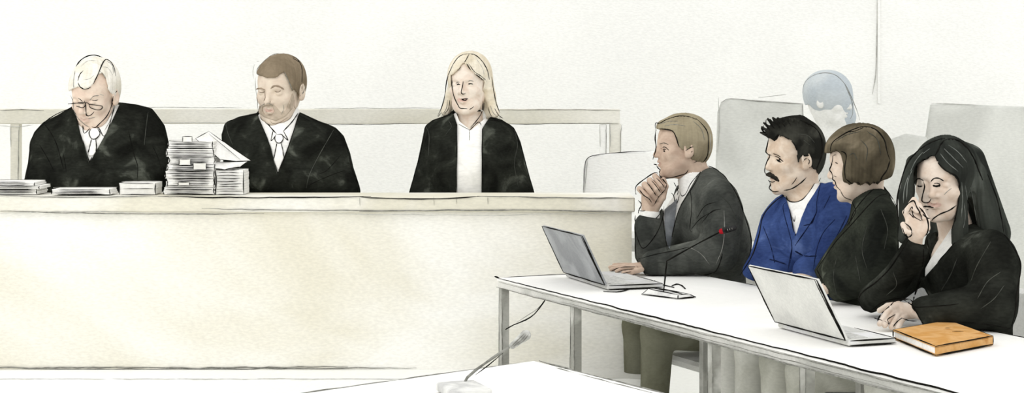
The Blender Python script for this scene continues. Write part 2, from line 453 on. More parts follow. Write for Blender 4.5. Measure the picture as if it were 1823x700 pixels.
if want('room'):
    struct('floor', (-4.5,-.5,-.06), (4.5,YB+.1,0))
    struct('wall_back', (-4.5,YB,0), (4.5,YB+.1,4.2), PAPER, wall_ink)
    struct('trim_1', (px(1562,YB),YB-.012,pz(184,YB)), (px(1566,YB),YB-.002,4.1), PAPER)
    struct('floor_dais', (-3.6,5.98,0), (px(1150,5.98),YB,.377), PAPER,
           lambda p: p.line([(-3.6,5.98,.377), (-1.5,5.98,.375), (px(1140,6.2),5.98,.377)], .0016, LPENCIL, wob=.001))

    # judges' bench
    xr = px(1125, 6.16)
    t = thing('judges_bench', (-1.2,6.3,.377), "long pale beige judges' bench across the left and middle of the room", 'bench')
    p = Part(); p.box((-3.3,6.17,.377), (xr,6.20,.960), BENCH)
    p.box((xr-.03,6.2,.377), (xr,6.42,.960), BENCH); p.box((-3.3,6.2,.377), (-3.27,6.42,.96), BENCH)
    p.line([(-3.3,6.167,.392), (-2,6.167,.386), (-1.1,6.167,.384), (-.6,6.167,.389)], .0022, PENCIL, wob=.0015)
    p.line([(-1.75,6.167,.378), (-1.1,6.167,.380), (-.35,6.167,.384)], .0016, PENCIL, wob=.001)
    p.build('front_panel', t)
    p = Part(); p.box((-3.32,6.15,.955), (xr+.01,6.42,1.010), BEIGE, bev=.004)
    Yf = 6.147
    for a, b, y0, y1, y2, r, m in ((0,470,376,381,380,.0020,PENCIL), (360,900,372,375,374,.0015,PENCIL), (640,1130,377,374,377,.0020,PENCIL),
                             (560,1130,381,383,379,.0012,LPENCIL), (0,250,380,377,378,.0013,LPENCIL)):
        p.line([P(a,y0,Yf), P((a+b)/2,y1,Yf), P(b,y2,Yf)], r, m, wob=.0008)
    for a, b, y0, y1, y2, r in ((0,300,349,351,349,.0018), (280,660,350,352,350,.0022), (640,860,351,354,350,.0022), (850,1130,349,352,353,.0022)):
        p.line([P(a,y0,Yf), P((a+b)/2,y1,Yf), P(b,y2,Yf)], r, INK if a > 200 and a < 800 else PENCIL, wob=.0008)
    for x in (640, 772, 812, 868): p.line([P(x,350,Yf), P(x+1,364+x%7,Yf)], .0008, PENCIL)
    p.build('bench_top', t)

    # rail behind the judges
    Yr = 7.6; t = thing('wooden_rail', (-1.0,Yr,.377), 'long pale beige wooden rail standing behind the three robed judges', 'rail')
    p = Part(); z0 = pz(221,Yr); z1 = pz(194,Yr)
    p.box((-3.1,Yr,z0), (px(1104,Yr),Yr+.05,z1), RAILW, bev=.004)
    for a, b, y, q in ((0,78,197,PENCIL), (220,430,191,LPENCIL), (560,790,193,LPENCIL), (890,1106,195,PENCIL), (0,60,224,LPENCIL), (280,400,219,LPENCIL), (560,760,221,PENCIL), (905,1100,221,PENCIL)):
        p.line([P(a,y,Yr-.002), P((a+b)/2,y+rng.normal(0,1),Yr-.002), P(b,y+rng.normal(0,1),Yr-.002)], .0016, q, wob=.001)
    p.build('top_beam', t)
    for xa, xb in ((1086,1106), (1068,1080), (18,34)):
        p = Part(); p.box((px(xa,Yr),Yr+.005,.377), (px(xb,Yr),Yr+.045,z0), RAILW if xa != 1068 else PAPER)
        p.line([P(xb,222,Yr), P(xb-1,262,Yr), P(xb-3,420,Yr)], .0016, PENCIL, wob=.001); p.line([P(xa,222,Yr), P(xa+1,262,Yr)], .0016, LPENCIL, wob=.001)
        p.build('post', t)

def panel_outline(p, pts, Y, th, mat, r=.012):
    """upholstered slab with a real thickness standing at distance Y"""
    f = Fld(); g = Poly(pts, Y, Y+th); q = np.array([P(x,y,Y) for x,y in pts]+[P(x,y,Y+th) for x,y in pts])
    g.c = (q.min(0)+q.max(0))/2; g.R = np.linalg.norm(q.max(0)-q.min(0))/2+.02
    f.u(g); f.lo = q.min(0)-.01; f.hi = q.max(0)+.01; f.lo[1] = Y-.01; f.hi[1] = Y+th+.01
    p.sdf(f, r, mat); return f
def high_chair(name, label, cat, back, Y, base_z, mat, strokes=(), legs=True, group=None, r=.0015, lm=None):
    xs = [a for a, b in back]; xc = (px(min(xs),Y)+px(max(xs),Y))/2; w = px(max(xs),Y)-px(min(xs),Y)
    t = thing(name, (xc,Y-.2,base_z), label, cat, group)
    p = Part(); panel_outline(p, back, Y, .06, mat)
    for st, m in strokes: p.line([P(x,y,Y-.003) for x, y in spl(st, 4)], r, m, smooth=False)
    p.build('backrest', t)
    zs = base_z+.44
    p = Part(); p.box((xc-w/2+.02,Y-.42,zs-.05), (xc+w/2-.02,Y+.03,zs+.03), mat, bev=.025); p.build('seat', t)
    for i in (-1,1):
        for j in (-1,1):
            p = Part(); x = xc+i*(w/2-.05); y = Y-.19+j*.19
            p.add(*tube([(x,y,zs-.04), (x+i*.01,y+j*.01,base_z)], .014, 1, 8), GREYW); p.build('leg', t)
if want('room'):
    high_chair('office_chair', "white chair back outlined in ink behind the right end of the judges' bench", 'chair',
        [(1041,420),(1038,300),(1043,284),(1062,275),(1110,271),(1162,269),(1180,274),(1184,420)], 7.0, .377, PAPER,
        [([(1038,345),(1041,300),(1045,283),(1062,276),(1110,271),(1160,269)], INK), ([(1046,282),(1043,320),(1040,342)], LPENCIL)], r=.0014)
    high_chair('high_backed_chair', 'tall pale grey high-backed chair standing between the grey-suited man and the man in blue', 'chair',
        [(1275,430),(1273,330),(1277,200),(1284,181),(1300,175),(1350,178),(1430,184),(1431,300),(1431,430)], 7.3, 0, GREYW,
        [([(1279,172),(1280,230),(1276,272)], LPENCIL), ([(1284,183),(1299,176),(1350,180),(1429,185)], PENCIL), ([(1429,185),(1430,210)], PENCIL), ([(1350,174),(1376,171),(1400,168)], LPENCIL)])
    # grey partition screens at the right
    def screen(label, pts, Y, strokes=()):
        t = thing('partition_screen', (px(pts[0][0],Y)+.3,Y,0), label, 'screen')
        p = Part(); panel_outline(p, pts, Y, .05, GREYW, .015)
        for st in strokes: p.line([P(x,y,Y-.003) for x, y in st], .0016, LPENCIL)
        p.build('screen_panel', t)
        xs = [a for a, b in pts]
        for x in (min(xs)+12, min(max(xs), 1900)-12):
            q = Part(); q.box((px(x,Y)-.02,Y-.14,0), (px(x,Y)+.02,Y+.19,.03), PENCIL, bev=.004)
            q.box((px(x,Y)-.02,Y+.012,.02), (px(x,Y)+.02,Y+.04,pz(max(b for a,b in pts)-6,Y)), PENCIL); q.build('foot', t)
    screen('pale grey partition screen reaching the right edge behind the long-haired woman', [(1652,700),(1645,260),(1656,186),(1700,185),(1790,189),(1900,192),(1900,700)], 7.7, [[(1658,184),(1700,185),(1740,187)]])
    screen('low pale grey partition screen between the bobbed and the long-haired woman', [(1540,700),(1545,300),(1580,250),(1612,238),(1650,244),(1652,700)], 7.2)
# ---------------------------------------------------------------- the tables
TZ = .75
O2 = np.array([-.052, 5.84]); DT = np.array([.418,-.908]); DN = np.array([.908,.418])
def T(a, b, z=0): 
    q = O2+DT*a+DN*b; return np.array([q[0], q[1], TZ+z])
def on_table(x, y, z=0):
    Y = (CAMZ-TZ-z)*F/(y-HY); return P(x, y, Y)
RT = np.array([[DT[0],DN[0],0],[DT[1],DN[1],0],[0,0,1]])
TOPW = wash('table_white', (248,247,244), (240,240,236), scale=1.6, grain=.02, bump=.15)
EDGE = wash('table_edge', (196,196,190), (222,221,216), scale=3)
LEGG = wash('leg_grey', (150,150,143), (190,190,184), scale=8)
if want('table'):
    LEN = 2.95; Wd = .69
    t = thing('conference_table', T(LEN/2, Wd/2, -TZ), 'long white table with thin grey legs running along the right side', 'table')
    p = Part(); c = T(0,0)
    p.box((0,0,-.008), (LEN,Wd,0), TOPW, R=RT, c=c)
    p.box((.003,.003,-.032), (LEN-.003,Wd-.003,-.0082), EDGE, R=RT, c=c)
    for a, b, z, r, m in ((0,LEN,0,.0022,INK), (.02,LEN,-.012,.0013,PENCIL), (0,LEN,-.032,.0020,PENCIL), (.5,2.2,-.024,.0011,PENCIL)):
        p.line([T(a,-.002,z), T((a+b)/2,-.002,z+.001), T(b,-.002,z)], r, m, wob=.0008)
    p.line([T(0,0), T(0,.2,.001), T(0,Wd)], .0016, INK, wob=.0006); p.line([T(0,Wd), T(LEN/2,Wd), T(LEN,Wd)], .0013, INK, wob=.0008)
    p.line([T(-.012,-.004,.004), T(.01,.004,.002)], .003, INK)
    p.build('tabletop', t)
    for a, b in [(v,.02) for v in (.016,.566,1.396,1.835,LEN-.03)]+[(v,Wd-.03) for v in (.29,.73,1.19,1.72,LEN-.03)]:
        if 1:
            q = Part(); w = .013
            q.box((a-w,b-w,-TZ), (a+w,b+w,-.033), LEGG, R=RT, c=c)
            if b < .1:
                q.line([T(a-w,b-w-.001,-.035), T(a-w,b-w-.001,-.4), T(a-w,b-w-.001,-.74)], .0012, PENCIL, wob=.0006)
                q.line([T(a+w,b-w-.001,-.035), T(a+w+.001,b-w-.001,-.4), T(a+w,b-w-.001,-.74)], .0016, PENCIL, wob=.0006)
            q.build('leg', t)
    q = Part(); q.box((.03,.10,-.058), (LEN-.04,.14,-.034), EDGE, R=RT, c=c)
    q.line([T(.04,.098,-.058), T(1.2,.098,-.059), T(2.9,.098,-.058)], .0014, PENCIL, wob=.0006); q.build('apron_rail', t)

    # foreground table
    cn = on_table(950,643); l = on_table(566,697); r = on_table(1180,700)
    dl = (l-cn)/np.linalg.norm(l-cn); dr = (r-cn)/np.linalg.norm(r-cn)
    t = thing('witness_table', [*(cn+dl*.5+dr*.35)[:2], 0], 'white table whose corner shows at the bottom in front of everyone', 'table')
    p = Part(); a, b = 1.15, .85; q4 = [cn, cn+dr*b, cn+dr*b+dl*a, cn+dl*a]
    vs = [v-[0,0,z] for z in (0,.03) for v in q4]
    p.add(vs, [(0,3,2,1)[::1],(4,5,6,7),(0,1,5,4),(1,2,6,5),(2,3,7,6),(3,0,4,7)], TOPW, False)
    p.line([cn, cn+dl*.3, cn+dl*a], .0016, PENCIL, wob=.0008); p.line([cn+[.012,.002,0], cn+dr*.3, cn+dr*b], .0024, PENCIL, wob=.0008)
    up = np.array([.010,-.012,-.004])
    p.line([cn+dr*.03+dl*.008, cn+dr*.3+dl*.018, cn+dr*b+dl*.022], .0013, PENCIL, wob=.0008)
    p.build('tabletop', t)
    for s1, s2 in ((.04,.04),(.04,b-.04),(a-.04,.04),(a-.04,b-.04)):
        m = cn+dl*s1+dr*s2; q = Part(); q.box((m[0]-.018,m[1]-.018,0), (m[0]+.018,m[1]+.018,TZ-.03), LEGG); q.build('leg', t)

    # ---- microphones
    BLK = wash('mic_black', (28,28,28), (52,52,52), scale=60); RED = wash('mic_red', (150,24,34), (172,40,50), scale=60); BASEW = wash('mic_base', (198,198,196), (230,230,226), scale=14)
    bl = on_table(1190,528)
    t = thing('gooseneck_microphone', [bl[0], bl[1], TZ], 'black gooseneck microphone with red ring on the long white table before the grey-suited man', 'microphone')
    p = Part(); Rm = RT@rotm(22,0,0)
    hb = [(-.085,-.03),(.07,-.042),(.085,.03),(-.07,.036)]
    pts = [bl+Rm@np.array([x,y,.0015]) for x, y in hb]; pt = [bl+Rm@np.array([x*.8,y*.55,.020 if x < 0 else .012]) for x, y in hb]
    p.add(pts+pt, [(0,3,2,1),(4,5,6,7),(0,1,5,4),(1,2,6,5),(2,3,7,6),(3,0,4,7)], BASEW, False)
    for i in range(4):
        p.line([pts[i]+[0,0,.002], pts[(i+1)%4]+[0,0,.002]], .0021); p.line([pt[i], pt[(i+1)%4]], .0017); p.line([pts[i], pt[i]], .0016)
    p.line([pt[0]*.5+pt[3]*.5, bl+[0,0,.02], pt[1]*.5+pt[2]*.5], .0022)
    p.build('base', t)
    Ym = bl[1]; p = Part()
    p.line([P(1181,522,Ym), P(1184,495,Ym), P(1187,468,Ym), P(1192,462,Ym-.01), P(1240,435,Ym-.03), P(1284,412,Ym-.05)], .0024, taper=.8); p.build('stem', t)
    a = P(1284,412,Ym-.05); b = P(1307,406,Ym-.06); d = b-a
    p = Part(); f = Fld().u(Cap(a+d*.25, b, .0100, .0085)); p.sdf(f, .0025, BLK)
    for k in (.45,.62,.8): p.add(*tube([a+d*k+[0,-.0102,.004], a+d*k+[0,-.0104,.001], a+d*k+[.001,-.0102,-.002]], .0011), PENCIL)
    p.build('microphone_head', t)
    p = Part(); p.sdf(Fld().u(Cap(a+d*.02, a+d*.18, .0085)), .0025, RED); p.build('light_ring', t)

    # the pencil-grey one on the table in front
    bl = on_table(826,700); Yk = 3.66
    t = thing('gooseneck_microphone', [bl[0], bl[1], TZ], 'pencil-grey gooseneck microphone rising from the foreground table corner', 'microphone')
    p = Part(); p.sdf(Fld().u(Box(bl+[0,-.03,.0125], (.045,.06,.010), rotm(20), .006)), .004, BASEW); p.build('base', t)
    p = Part(); p.line([P(818,700,Yk-.02), P(832,672,Yk), P(862,648,Yk), P(888,630,Yk), P(914,614,Yk)], .0032, PENCIL, taper=.9)
    p.line([P(846,668,Yk-.005), P(870,650,Yk-.005), P(896,628,Yk-.005)], .0012, INK)
    p.build('stem', t)
    p = Part(); a = P(912,616,Yk); b = P(936,597,Yk); p.sdf(Fld().u(Cap(a, b, .007, .0115)), .0025, wash('mic_grey', (165,165,160), (205,205,200), scale=40))
    for o in (-.006,.002,.009): p.line([a+[o*.4,-.009,0], (a+b)/2+[o,-.0118,0], b+[o*.7,-.011,.004]], .0010, PENCIL)
    p.build('microphone_head', t)

    # ---- laptops
    def laptop(key, label, bL, bR, tL, tR, depth, lidc, lidc2, basec, ld=(0,0)):
        A = on_table(*bL, z=.020); B = on_table(*bR, z=.020)
        u = (B-A); u[2] = 0; wl = np.linalg.norm(u); u /= wl; n = np.array([-u[1],u[0],0]); n = n if n[0] > 0 else -n
        t = thing('laptop', [*((A+B)/2+n*depth/2)[:2], TZ], label, 'laptop')
        # lid leaning away from its user
        sA = A[1]; 
        def solve(q, base):
            best = None
            for an in np.linspace(0, 70, 141):
                for L in np.linspace(.14,.30,81):
                    w = base-n*L*math.sin(math.radians(an))+np.array([0,0,L*math.cos(math.radians(an))])
                    x = CX+w[0]*F/w[1]; y = HY+(CAMZ-w[2])*F/w[1]; e = (x-q[0])**2+(y-q[1])**2
                    if best is None or e < best[0]: best = (e, an, L)
            return best
        s1 = solve(tL, A); s2 = solve(tR, B); an = math.radians((s1[1]+s2[1])/2); L = (s1[2]+s2[2])/2
        
        v = -n*math.sin(an)+np.array([0,0,math.cos(an)]); w = np.cross(u, v); R = np.stack([u, v, w], 1)
        if w[0] > 0: R[:, 2] = -w; 
        out = 1 if (R[:, 2]@n) < 0 else -1
        m1 = wash('lid_'+key, lidc, lidc2, scale=7, lo=.4, hi=.62); m2 = wash('base_'+key, basec, (min(255,basec[0]+14),)*3, scale=9)
        p = Part(); p.box((0,0,-.004), (wl,L,.004), m1, R=R, c=A, bev=.0015)
        zf = .0045*out
        def q(x, y, k=1): return A+R@np.array([x, y, zf*k])
        for a, b, r in (((0,0),(0,L),.0021), ((0,L),(wl,L),.0021), ((wl,L),(wl,0),.0026), ((0,0),(wl,0),.0024)): p.line([q(*a), q((a[0]+b[0])/2, (a[1]+b[1])/2), q(*b)], r, wob=.0004)
        p.line([q(wl-.012,L-.002), q(wl-.010,L*.5), q(wl-.004,0)], .0014)
        lid = p.build('lid', t)
        p = Part(); g = lambda x, y, k: A+R@np.array([x, y, k]); k = -.0048*out
        pts = [g(.012,.014,k), g(wl-.012,.014,k), g(wl-.012,L-.012,k), g(.012,L-.012,k)]
        p.add(pts+[x-R[:, 2]*out*.0008 for x in pts], [(0,1,2,3),(7,6,5,4),(0,4,5,1),(1,5,6,2),(2,6,7,3),(3,7,4,0)], wash('screen_dark', (40,46,56), (60,66,78), scale=4, rough=.3), False)
        p.build('screen', lid)
        Rb = np.stack([u, n, [0,0,1]], 1); cb = A*[1,1,0]+[0,0,TZ]
        p = Part(); p.box((0,.004,.0035), (wl,depth,.0165), m2, R=Rb, c=cb, bev=.003)
        h = lambda x, y, z: cb+Rb@np.array([x,y,z])
        p.line([h(wl,.01,.0165), h(wl+.001,depth,.0165)], .0019); p.line([h(wl,.01,.0042), h(wl+.001,depth,.0045)], .0019); p.line([h(wl,depth,.0165), h(wl*.45,depth,.0165)], .0016)
        base = p.build('base', t)
        p = Part(); p.box((.03,.03,.0166), (wl-.03,depth*.55,.0180), wash('keys', (190,190,186), (214,214,210), scale=90), R=Rb, c=cb); p.build('keyboard', base)
        p = Part(); p.box((wl*.36,depth*.62,.0166), (wl*.64,depth*.93,.0174), wash('pad', (206,206,202), (220,220,216), scale=9), R=Rb, c=cb); p.build('touchpad', base)
    laptop('dark', 'open dark grey laptop at the far end of the long table', (1005,484), (1079,507), (963,401), (1042,420), .20, (150,152,154), (176,178,180), (196,196,192))
    laptop('pale', 'open pale silver laptop beside the ochre notebook', (1382,572), (1508,605), (1338,475), (1451,494), .145, (222,222,217), (208,208,204), (214,214,208))

    # ---- cables
    p = Part(); Yc = None
    def tcab(pts, r=.0018, mat=None):
        p.line([on_table(x, y, r+.0005) for x, y in pts], r, mat, taper=.8)
    tcab([(1166,500),(1150,505),(1132,508),(1118,516),(1098,520),(1074,519)]); tcab([(1156,503),(1170,505),(1183,508),(1200,512)]); tcab([(1196,509),(1204,506),(1213,508),(1220,514)], .0022)
    p.build('cable', label='thin black cable lying on the table between laptop and microphone base', cat='cable')
    p = Part(); a = T(.30,.03,-.036)
    Yq = a[1]; p.line([P(974,529,Yq), P(966,541,Yq-.01), P(952,559,Yq-.02), P(936,570,Yq-.02), P(914,579,Yq), P(900,587,Yq)], .0022, taper=.8)
    p.line([P(972,533,Yq), P(958,549,Yq-.005), P(942,560,Yq-.01), P(920,574,Yq-.01)], .0011, PENCIL)
    p.build('hanging_cable', label='thin cable hanging in a loop under the far end of the long white table', cat='cable')

    # ---- ochre notebook
    OCH = wash('ochre_cover', (200,150,88), (214,170,116), scale=16, lo=.38, hi=.62, c3=(184,130,70)); PG = wash('pages', (250,249,246), (236,234,228), scale=20)
    hb = .026
    q = [v*[1,1,0]+[0,0,TZ] for v in (on_table(1590,587,hb), on_table(1666,617,hb), on_table(1768,598,hb), on_table(1690,580,hb))]
    q[3] = q[0]+q[2]-q[1]
    t = thing('notebook', [*(sum(q)/4)[:2], TZ], 'thick ochre-covered notebook lying beside the pale laptop under the long-haired woman', 'notebook')
    cen = sum(q)/4
    def slab(p, z0, z1, mat, sh=1.0, off=None):
        b = [cen+(v-cen)*sh for v in q]; vs = [v*[1,1,0]+[0,0,TZ+z] for z in (z0, z1) for v in b]
        p.add(vs, [(0,3,2,1),(4,5,6,7),(0,1,5,4),(1,2,6,5),(2,3,7,6),(3,0,4,7)], mat, False)
    p = Part(); slab(p, .0022, .006, OCH); slab(p, hb-.004, hb, OCH)
    up = [v*[1,1,0]+[0,0,TZ+hb] for v in q]; lo = [v*[1,1,0]+[0,0,TZ+.0042] for v in q]
    e = (up[2]-up[1])*.0
    p.add([up[1],up[2],up[2]-[0,0,hb-.002],up[1]-[0,0,hb-.002],up[1]+(up[0]-up[1])*.02,up[2]+(up[3]-up[2])*.02,lo[2]+(lo[3]-lo[2])*.02,lo[1]+(lo[0]-lo[1])*.02], [(0,3,2,1),(4,5,6,7),(0,1,5,4),(3,7,6,2),(0,4,7,3),(1,2,6,5)], OCH, False)
    for i in range(4): p.line([up[i], up[(i+1)%4]], .0016 if i < 2 else .0012, wob=.0005)
    for i in (0,1): p.line([lo[i], lo[(i+1)%4]], .0022, wob=.0005)
    p.line([up[0], lo[0]], .0016); p.line([up[2], lo[2]], .0014)
    c0 = (up[0]+up[3])/2; ctr = sum(up)/4
    p.line([ctr+(up[3]-ctr)*.35, ctr+(up[3]-ctr)*.35+[.015,.0,0]], .0012); p.line([ctr+[.03,.02,0], ctr+[.06,.02,0]], .0014)
    p.build('cover', t)
    p = Part(); slab(p, .006, hb-.004, PG, .965); p.build('pages', t)
# ---------------------------------------------------------------- the three robed judges
ROBE = wash('black_robe', (26,27,24), (42,44,39), scale=9, lo=.40, hi=.58, c3=(84,87,79), grain=.16, detail=6, dist=.7)
FOLDL = wash('fold_grey', (64,66,61), (80,82,76), scale=30)
SHIRT = wash('white_shirt', (247,246,242), (236,235,230), scale=14)
def torso_front(Y, sh_l, sh_r, neck, waist_y, wl, wr, depth=.115, k=.05, drop=14):
    """trunk seen from the front: shoulders, chest and skirt down to the dais"""
    f = Fld(); cx = (wl+wr)/2
    f.u(capx((sh_l[0]+26,sh_l[1]+22), (sh_r[0]-26,sh_r[1]+22), Y, Y, 24, 24))
    f.u(ellx((neck[0],neck[1]+14), Y+.01, 42, 26, .085), k)
    f.u(ellx(((sh_l[0]+sh_r[0])/2,(sh_l[1]+sh_r[1])/2+60), Y-.01, (sh_r[0]-sh_l[0])/2-10, 66, depth), k)
    f.u(ellx((cx,waist_y-10), Y, (wr-wl)/2, 70, depth+.01), k)
    f.u(capx((cx,waist_y), (cx,waist_y+252), Y, Y+.02, 58, 64), .06)
    return f
def judge(name_label, Y, head, torso, arms, outline, vneck, shirt_low, robe_ink, face_ink, skin, hair=None, tie=None, collar=None, extra=None, body_extra=None, hs=.0024):
    base = [head.c[0], Y, .377]
    hf = head.field(); face_only = hf.copy(); nb = P(*collar['neck'], Y)
    head.neck(hf, nb, .046 if name_label.startswith('white') else .050, .054)
    body = hf.copy()
    # trunk and arms run on under the robe as one body
    core = Fld().u(Cap(nb, nb+[0,.01,-.10], .050, .085)); core.u(Cap(nb+[0,.01,-.1], nb+[0,.01,-.42], .085, .085), .05)
    for a in arms: core.u(capx(a[0][:2], a[1][:2], a[0][2], a[1][2], a[0][3]*.55, a[1][3]*.55), .03)
    rf = torso.copy()
    for a in arms: rf.u(capx(a[0][:2], a[1][:2], a[0][2], a[1][2], a[0][3], a[1][3]), .022)
    rf.off(.024); rf.i(Off(fld2(Poly(outline)), .004), .030)
    core.i(Off(rf, -.014)); merge(body, core, .02)
    if body_extra: body_extra(body)
    p = Part(); p.sdf(body, hs, skin[0], pick=[(skin[1], head.E((0,-.082,-.0558), (.0215,.016,.0105)))], lo=(-9,-9,P(0,330,Y)[2]))
    for st, r, m in face_ink: p.ink(body, [st], Y-.45, r, m)
    b = p.build('person', base=base, label=name_label, cat='person', group=None)
    # robe
    full = rf.copy()
    sf = full.copy().off(-.010)
    if 'neckcone' in collar:
        (ca, cb, r1, r2) = collar['neckcone']; sf.u(capx(ca, cb, Y+.012, Y-.012, r1, r2), .012)
    rf.s(Poly(vneck, None, Y+.005), .006)
    rf.s(Cap(P(*collar['neck'],Y)+[0,0,-.01], head.W(0,.02,-.06), .060, .066), .008)
    p = Part(); p.sdf(rf, .0048, ROBE)
    for st in robe_ink: p.ink(rf, [st[0]], Y-.5, st[1], st[2])
    p.build('robe', b)
    # shirt
    sv = np.array(vneck, float); c = sv.mean(0); sv2 = c+(sv-c)*1.14; sv2[:,1] = sv[:,1]+(sv[:,1]-c[1])*.1
    s2 = sf.copy(); s2.i(Poly([tuple(v) for v in sv2], None, None), .0)
    if 'neckcone' in collar: s2.s(Cap(P(*collar['neck'],Y), head.W(0,.022,-.045), .0525, .0500), .002)
    s2.s(Off(face_only, .0015), .002)
    if 'open' in collar: s2.s(Poly(collar['open'], None, Y-.02), .003)
    s2.clip(lo=P(sv2[:,0].min()-8, sv2[:,1].max()+8, Y)-[0,.5,0], hi=P(sv2[:,0].max()+8, sv2[:,1].min()-12, Y)+[0,.5,0])
    p = Part(); p.sdf(s2, .003, SHIRT)
    for st, r, m in collar['ink']: p.ink(sf, [st], Y-.5, r, m)
    sh = p.build('shirt', b)
    if tie:
        tf = Off(sf, .006); t = fld(tf); t.i(Poly(tie['poly'], None, Y), .003)
        q = np.array(tie['poly']); t.clip(lo=P(q[:,0].min()-4, q[:,1].max()+4, Y)-[0,.4,0], hi=P(q[:,0].max()+4, q[:,1].min()-4, Y)+[0,.05,0])
        p = Part(); p.sdf(t, .0022, tie['mat'])
        for st in tie['ink']: p.ink(t, [st], Y-.5, .0019, INK)
        p.build('tie', b)
    if hair:
        for nm, hfld, mt, strokes, hh in hair(head, hf):
            p = Part(); p.sdf(hfld, hh, mt)
            for st, r, m in strokes: p.ink(hfld, [st], Y-.45, r, m, miss=.02)
            p.build(nm, b)
    if extra: extra(b, head, body)
    return b
OUT = {'j1': [(128,190),(103,206),(78,219),(62,236),(54,252),(51,290),(44,325),(52,350),(80,620),(280,620),(292,345),(299,300),(302,255),(293,225),(270,194),(240,185),(207,181),(190,150),(140,150)],
 'j2': [(458,202),(425,208),(402,221),(396,240),(398,290),(412,345),(430,620),(610,620),(642,360),(641,340),(628,300),(622,272),(611,243),(597,228),(560,209),(530,198),(510,160),(470,160)],
 'j3': [(800,203),(768,211),(757,224),(752,250),(744,290),(729,345),(724,400),(740,640),(940,640),(954,400),(950,343),(938,300),(926,254),(914,228),(894,213),(868,209),(850,170),(820,170)]}
S = lambda pts, r=.0019, m=None: (pts, r, m or INK)

# --- first judge: white-haired man bowed over his papers
if want('j1'):
    Y = 6.62
    hd = Head(P(169,169,Y-.07), -17, 20, 4, (1.05,1.10,1.16))
    tor = torso_front(Y, (84,222), (270,202), (172,204), 300, 98, 262, .115)
    arms = [((92,246,Y-.01,29),(72,318,Y-.08,25)), ((72,318,Y-.08,25),(140,322,Y-.13,18)), ((264,230,Y-.01,26),(273,308,Y-.08,26)), ((273,308,Y-.08,26),(196,322,Y-.13,18))]
    tor.u(capx((150,208),(92,236),Y,Y,20,22), .03); tor.u(capx((205,208),(258,216),Y,Y,20,22), .03)
    def hair1(h, hf):
        f = h.cranium(.010); f.s(Poly(H1((60,470),(70,330),(125,300),(150,290),(165,296),(200,308),(245,288),(272,244),(292,205),(322,196),(345,235),(356,290),(352,308),(364,312),(376,330),(390,345),(440,600),(60,700)), None, Y-.01), .005)
        f.i(Half(h.W(0,.05,-.045), -(h.R@np.array([0,.15,1.]))), .01)
        grooves(f, 230, .002, c=h.c)
        st = [S(H1((150,250),(163,205),(188,178)),.0016), S(H1((152,262),(165,290),(200,306),(245,285),(272,240),(295,190),(320,130),(345,100),(380,120),(402,165),(412,215)),.0021),
              S(H1((136,150),(165,110),(210,80),(265,70),(318,85)),.0022), S(H1((130,180),(120,260),(124,320)),.0014,PENCIL), S(H1((300,180),(335,215),(350,270),(358,305)),.0012,PENCIL),
              S(H1((320,150),(360,160),(392,210)),.0011,LPENCIL), S(H1((190,240),(230,235),(262,210)),.0011,LPENCIL), S(H1((170,150),(220,110),(290,110)),.0011,LPENCIL), S(H1((350,110),(385,140),(400,200)),.0012,PENCIL)]
        return [('hair', f, wash('hair_white', (240,236,226), (226,221,206), scale=18, lo=.4, hi=.6), st, .0028)]
    def glasses(b, h, body):
        p = Part(); Yg = Y-.4
        def put(pts, r=.0015):
            q, ok = cast(Off(body, .004), spl(pts), Yg); p.add(*tube(q, r, .9), INK)
        put(H1((226,408),(240,436),(300,450),(318,424),(226,412))); put(H1((140,424),(188,434),(200,402),(150,398))); put(H1((200,404),(214,400),(230,412))); put(H1((82,408),(150,404),(190,406)), .0012)
        p.build('glasses', b)
    face = [S(H1((196,388),(204,420),(208,485),(224,492),(248,480),(262,462)),.0019), S(H1((232,385),(258,355),(296,352)),.0013,PENCIL), S(H1((246,386),(270,384),(290,380)),.0013), S(H1((150,368),(168,378),(182,392)),.0013),
            S(H1((100,350),(118,395),(122,450),(150,505),(196,550),(235,572)),.0014,PENCIL), S(H1((394,355),(386,410),(352,490),(300,545),(270,572),(246,566)),.0021), S(H1((392,330),(388,270),(400,238),(424,236),(432,280),(420,320),(396,338)),.0019),
            S(H1((222,510),(245,506),(270,500)),.0012,PENCIL), S(H1((300,340),(330,350)),.001,LPENCIL)]
    robe = [S(Z1((270,258),(210,285),(165,318),(118,380),(112,450),(100,530)),.0020), S(Z1((165,318),(190,350),(215,400),(240,490)),.0015), S(Z1((455,240),(520,252),(565,265),(600,310),(625,370),(634,395)),.0022),
            S(Z1((560,275),(552,330),(545,400)),.0014,FOLDL), S(Z1((485,345),(505,430),(520,480),(518,530)),.0014), S(Z1((150,400),(180,450),(205,500)),.0013), S(Z1((238,430),(246,470),(250,500)),.0012), S(Z1((575,400),(598,450),(612,500)),.0013),
            S(Z1((282,270),(305,345),(335,465)),.0014,FOLDL), S(Z1((440,240),(405,330),(338,465)),.0018)]
    col = dict(neck=(171,214), neckcone=((172,246),(172,216),42,34),
               ink=[S(Z1((300,275),(312,320),(318,355),(344,332)),.0016), S(Z1((344,332),(372,334),(392,366),(412,330),(432,250)),.0016), S(Z1((436,250),(420,300),(395,345)),.0013,PENCIL)])
    tie = dict(poly=Z1((344,336),(370,336),(380,356),(364,376),(366,420),(352,440),(334,440),(344,378),(334,354)), mat=SHIRT,
               ink=[Z1((345,337),(336,354),(346,376),(362,376),(378,356),(368,337)), Z1((346,376),(338,410),(332,430)), Z1((362,376),(364,405),(362,430))])
    judge("white-haired man in a black robe and glasses bowing over papers at the bench", Y, hd, tor, arms, OUT['j1'], Z1((284,262),(252,205),(478,185),(452,245),(406,345),(340,464),(302,350)), 0, robe, face,
          (SKIN('skin_1', (236,218,200), (228,205,187)), wash('lips_1', (222,196,180))), hair1, tie, col, glasses)

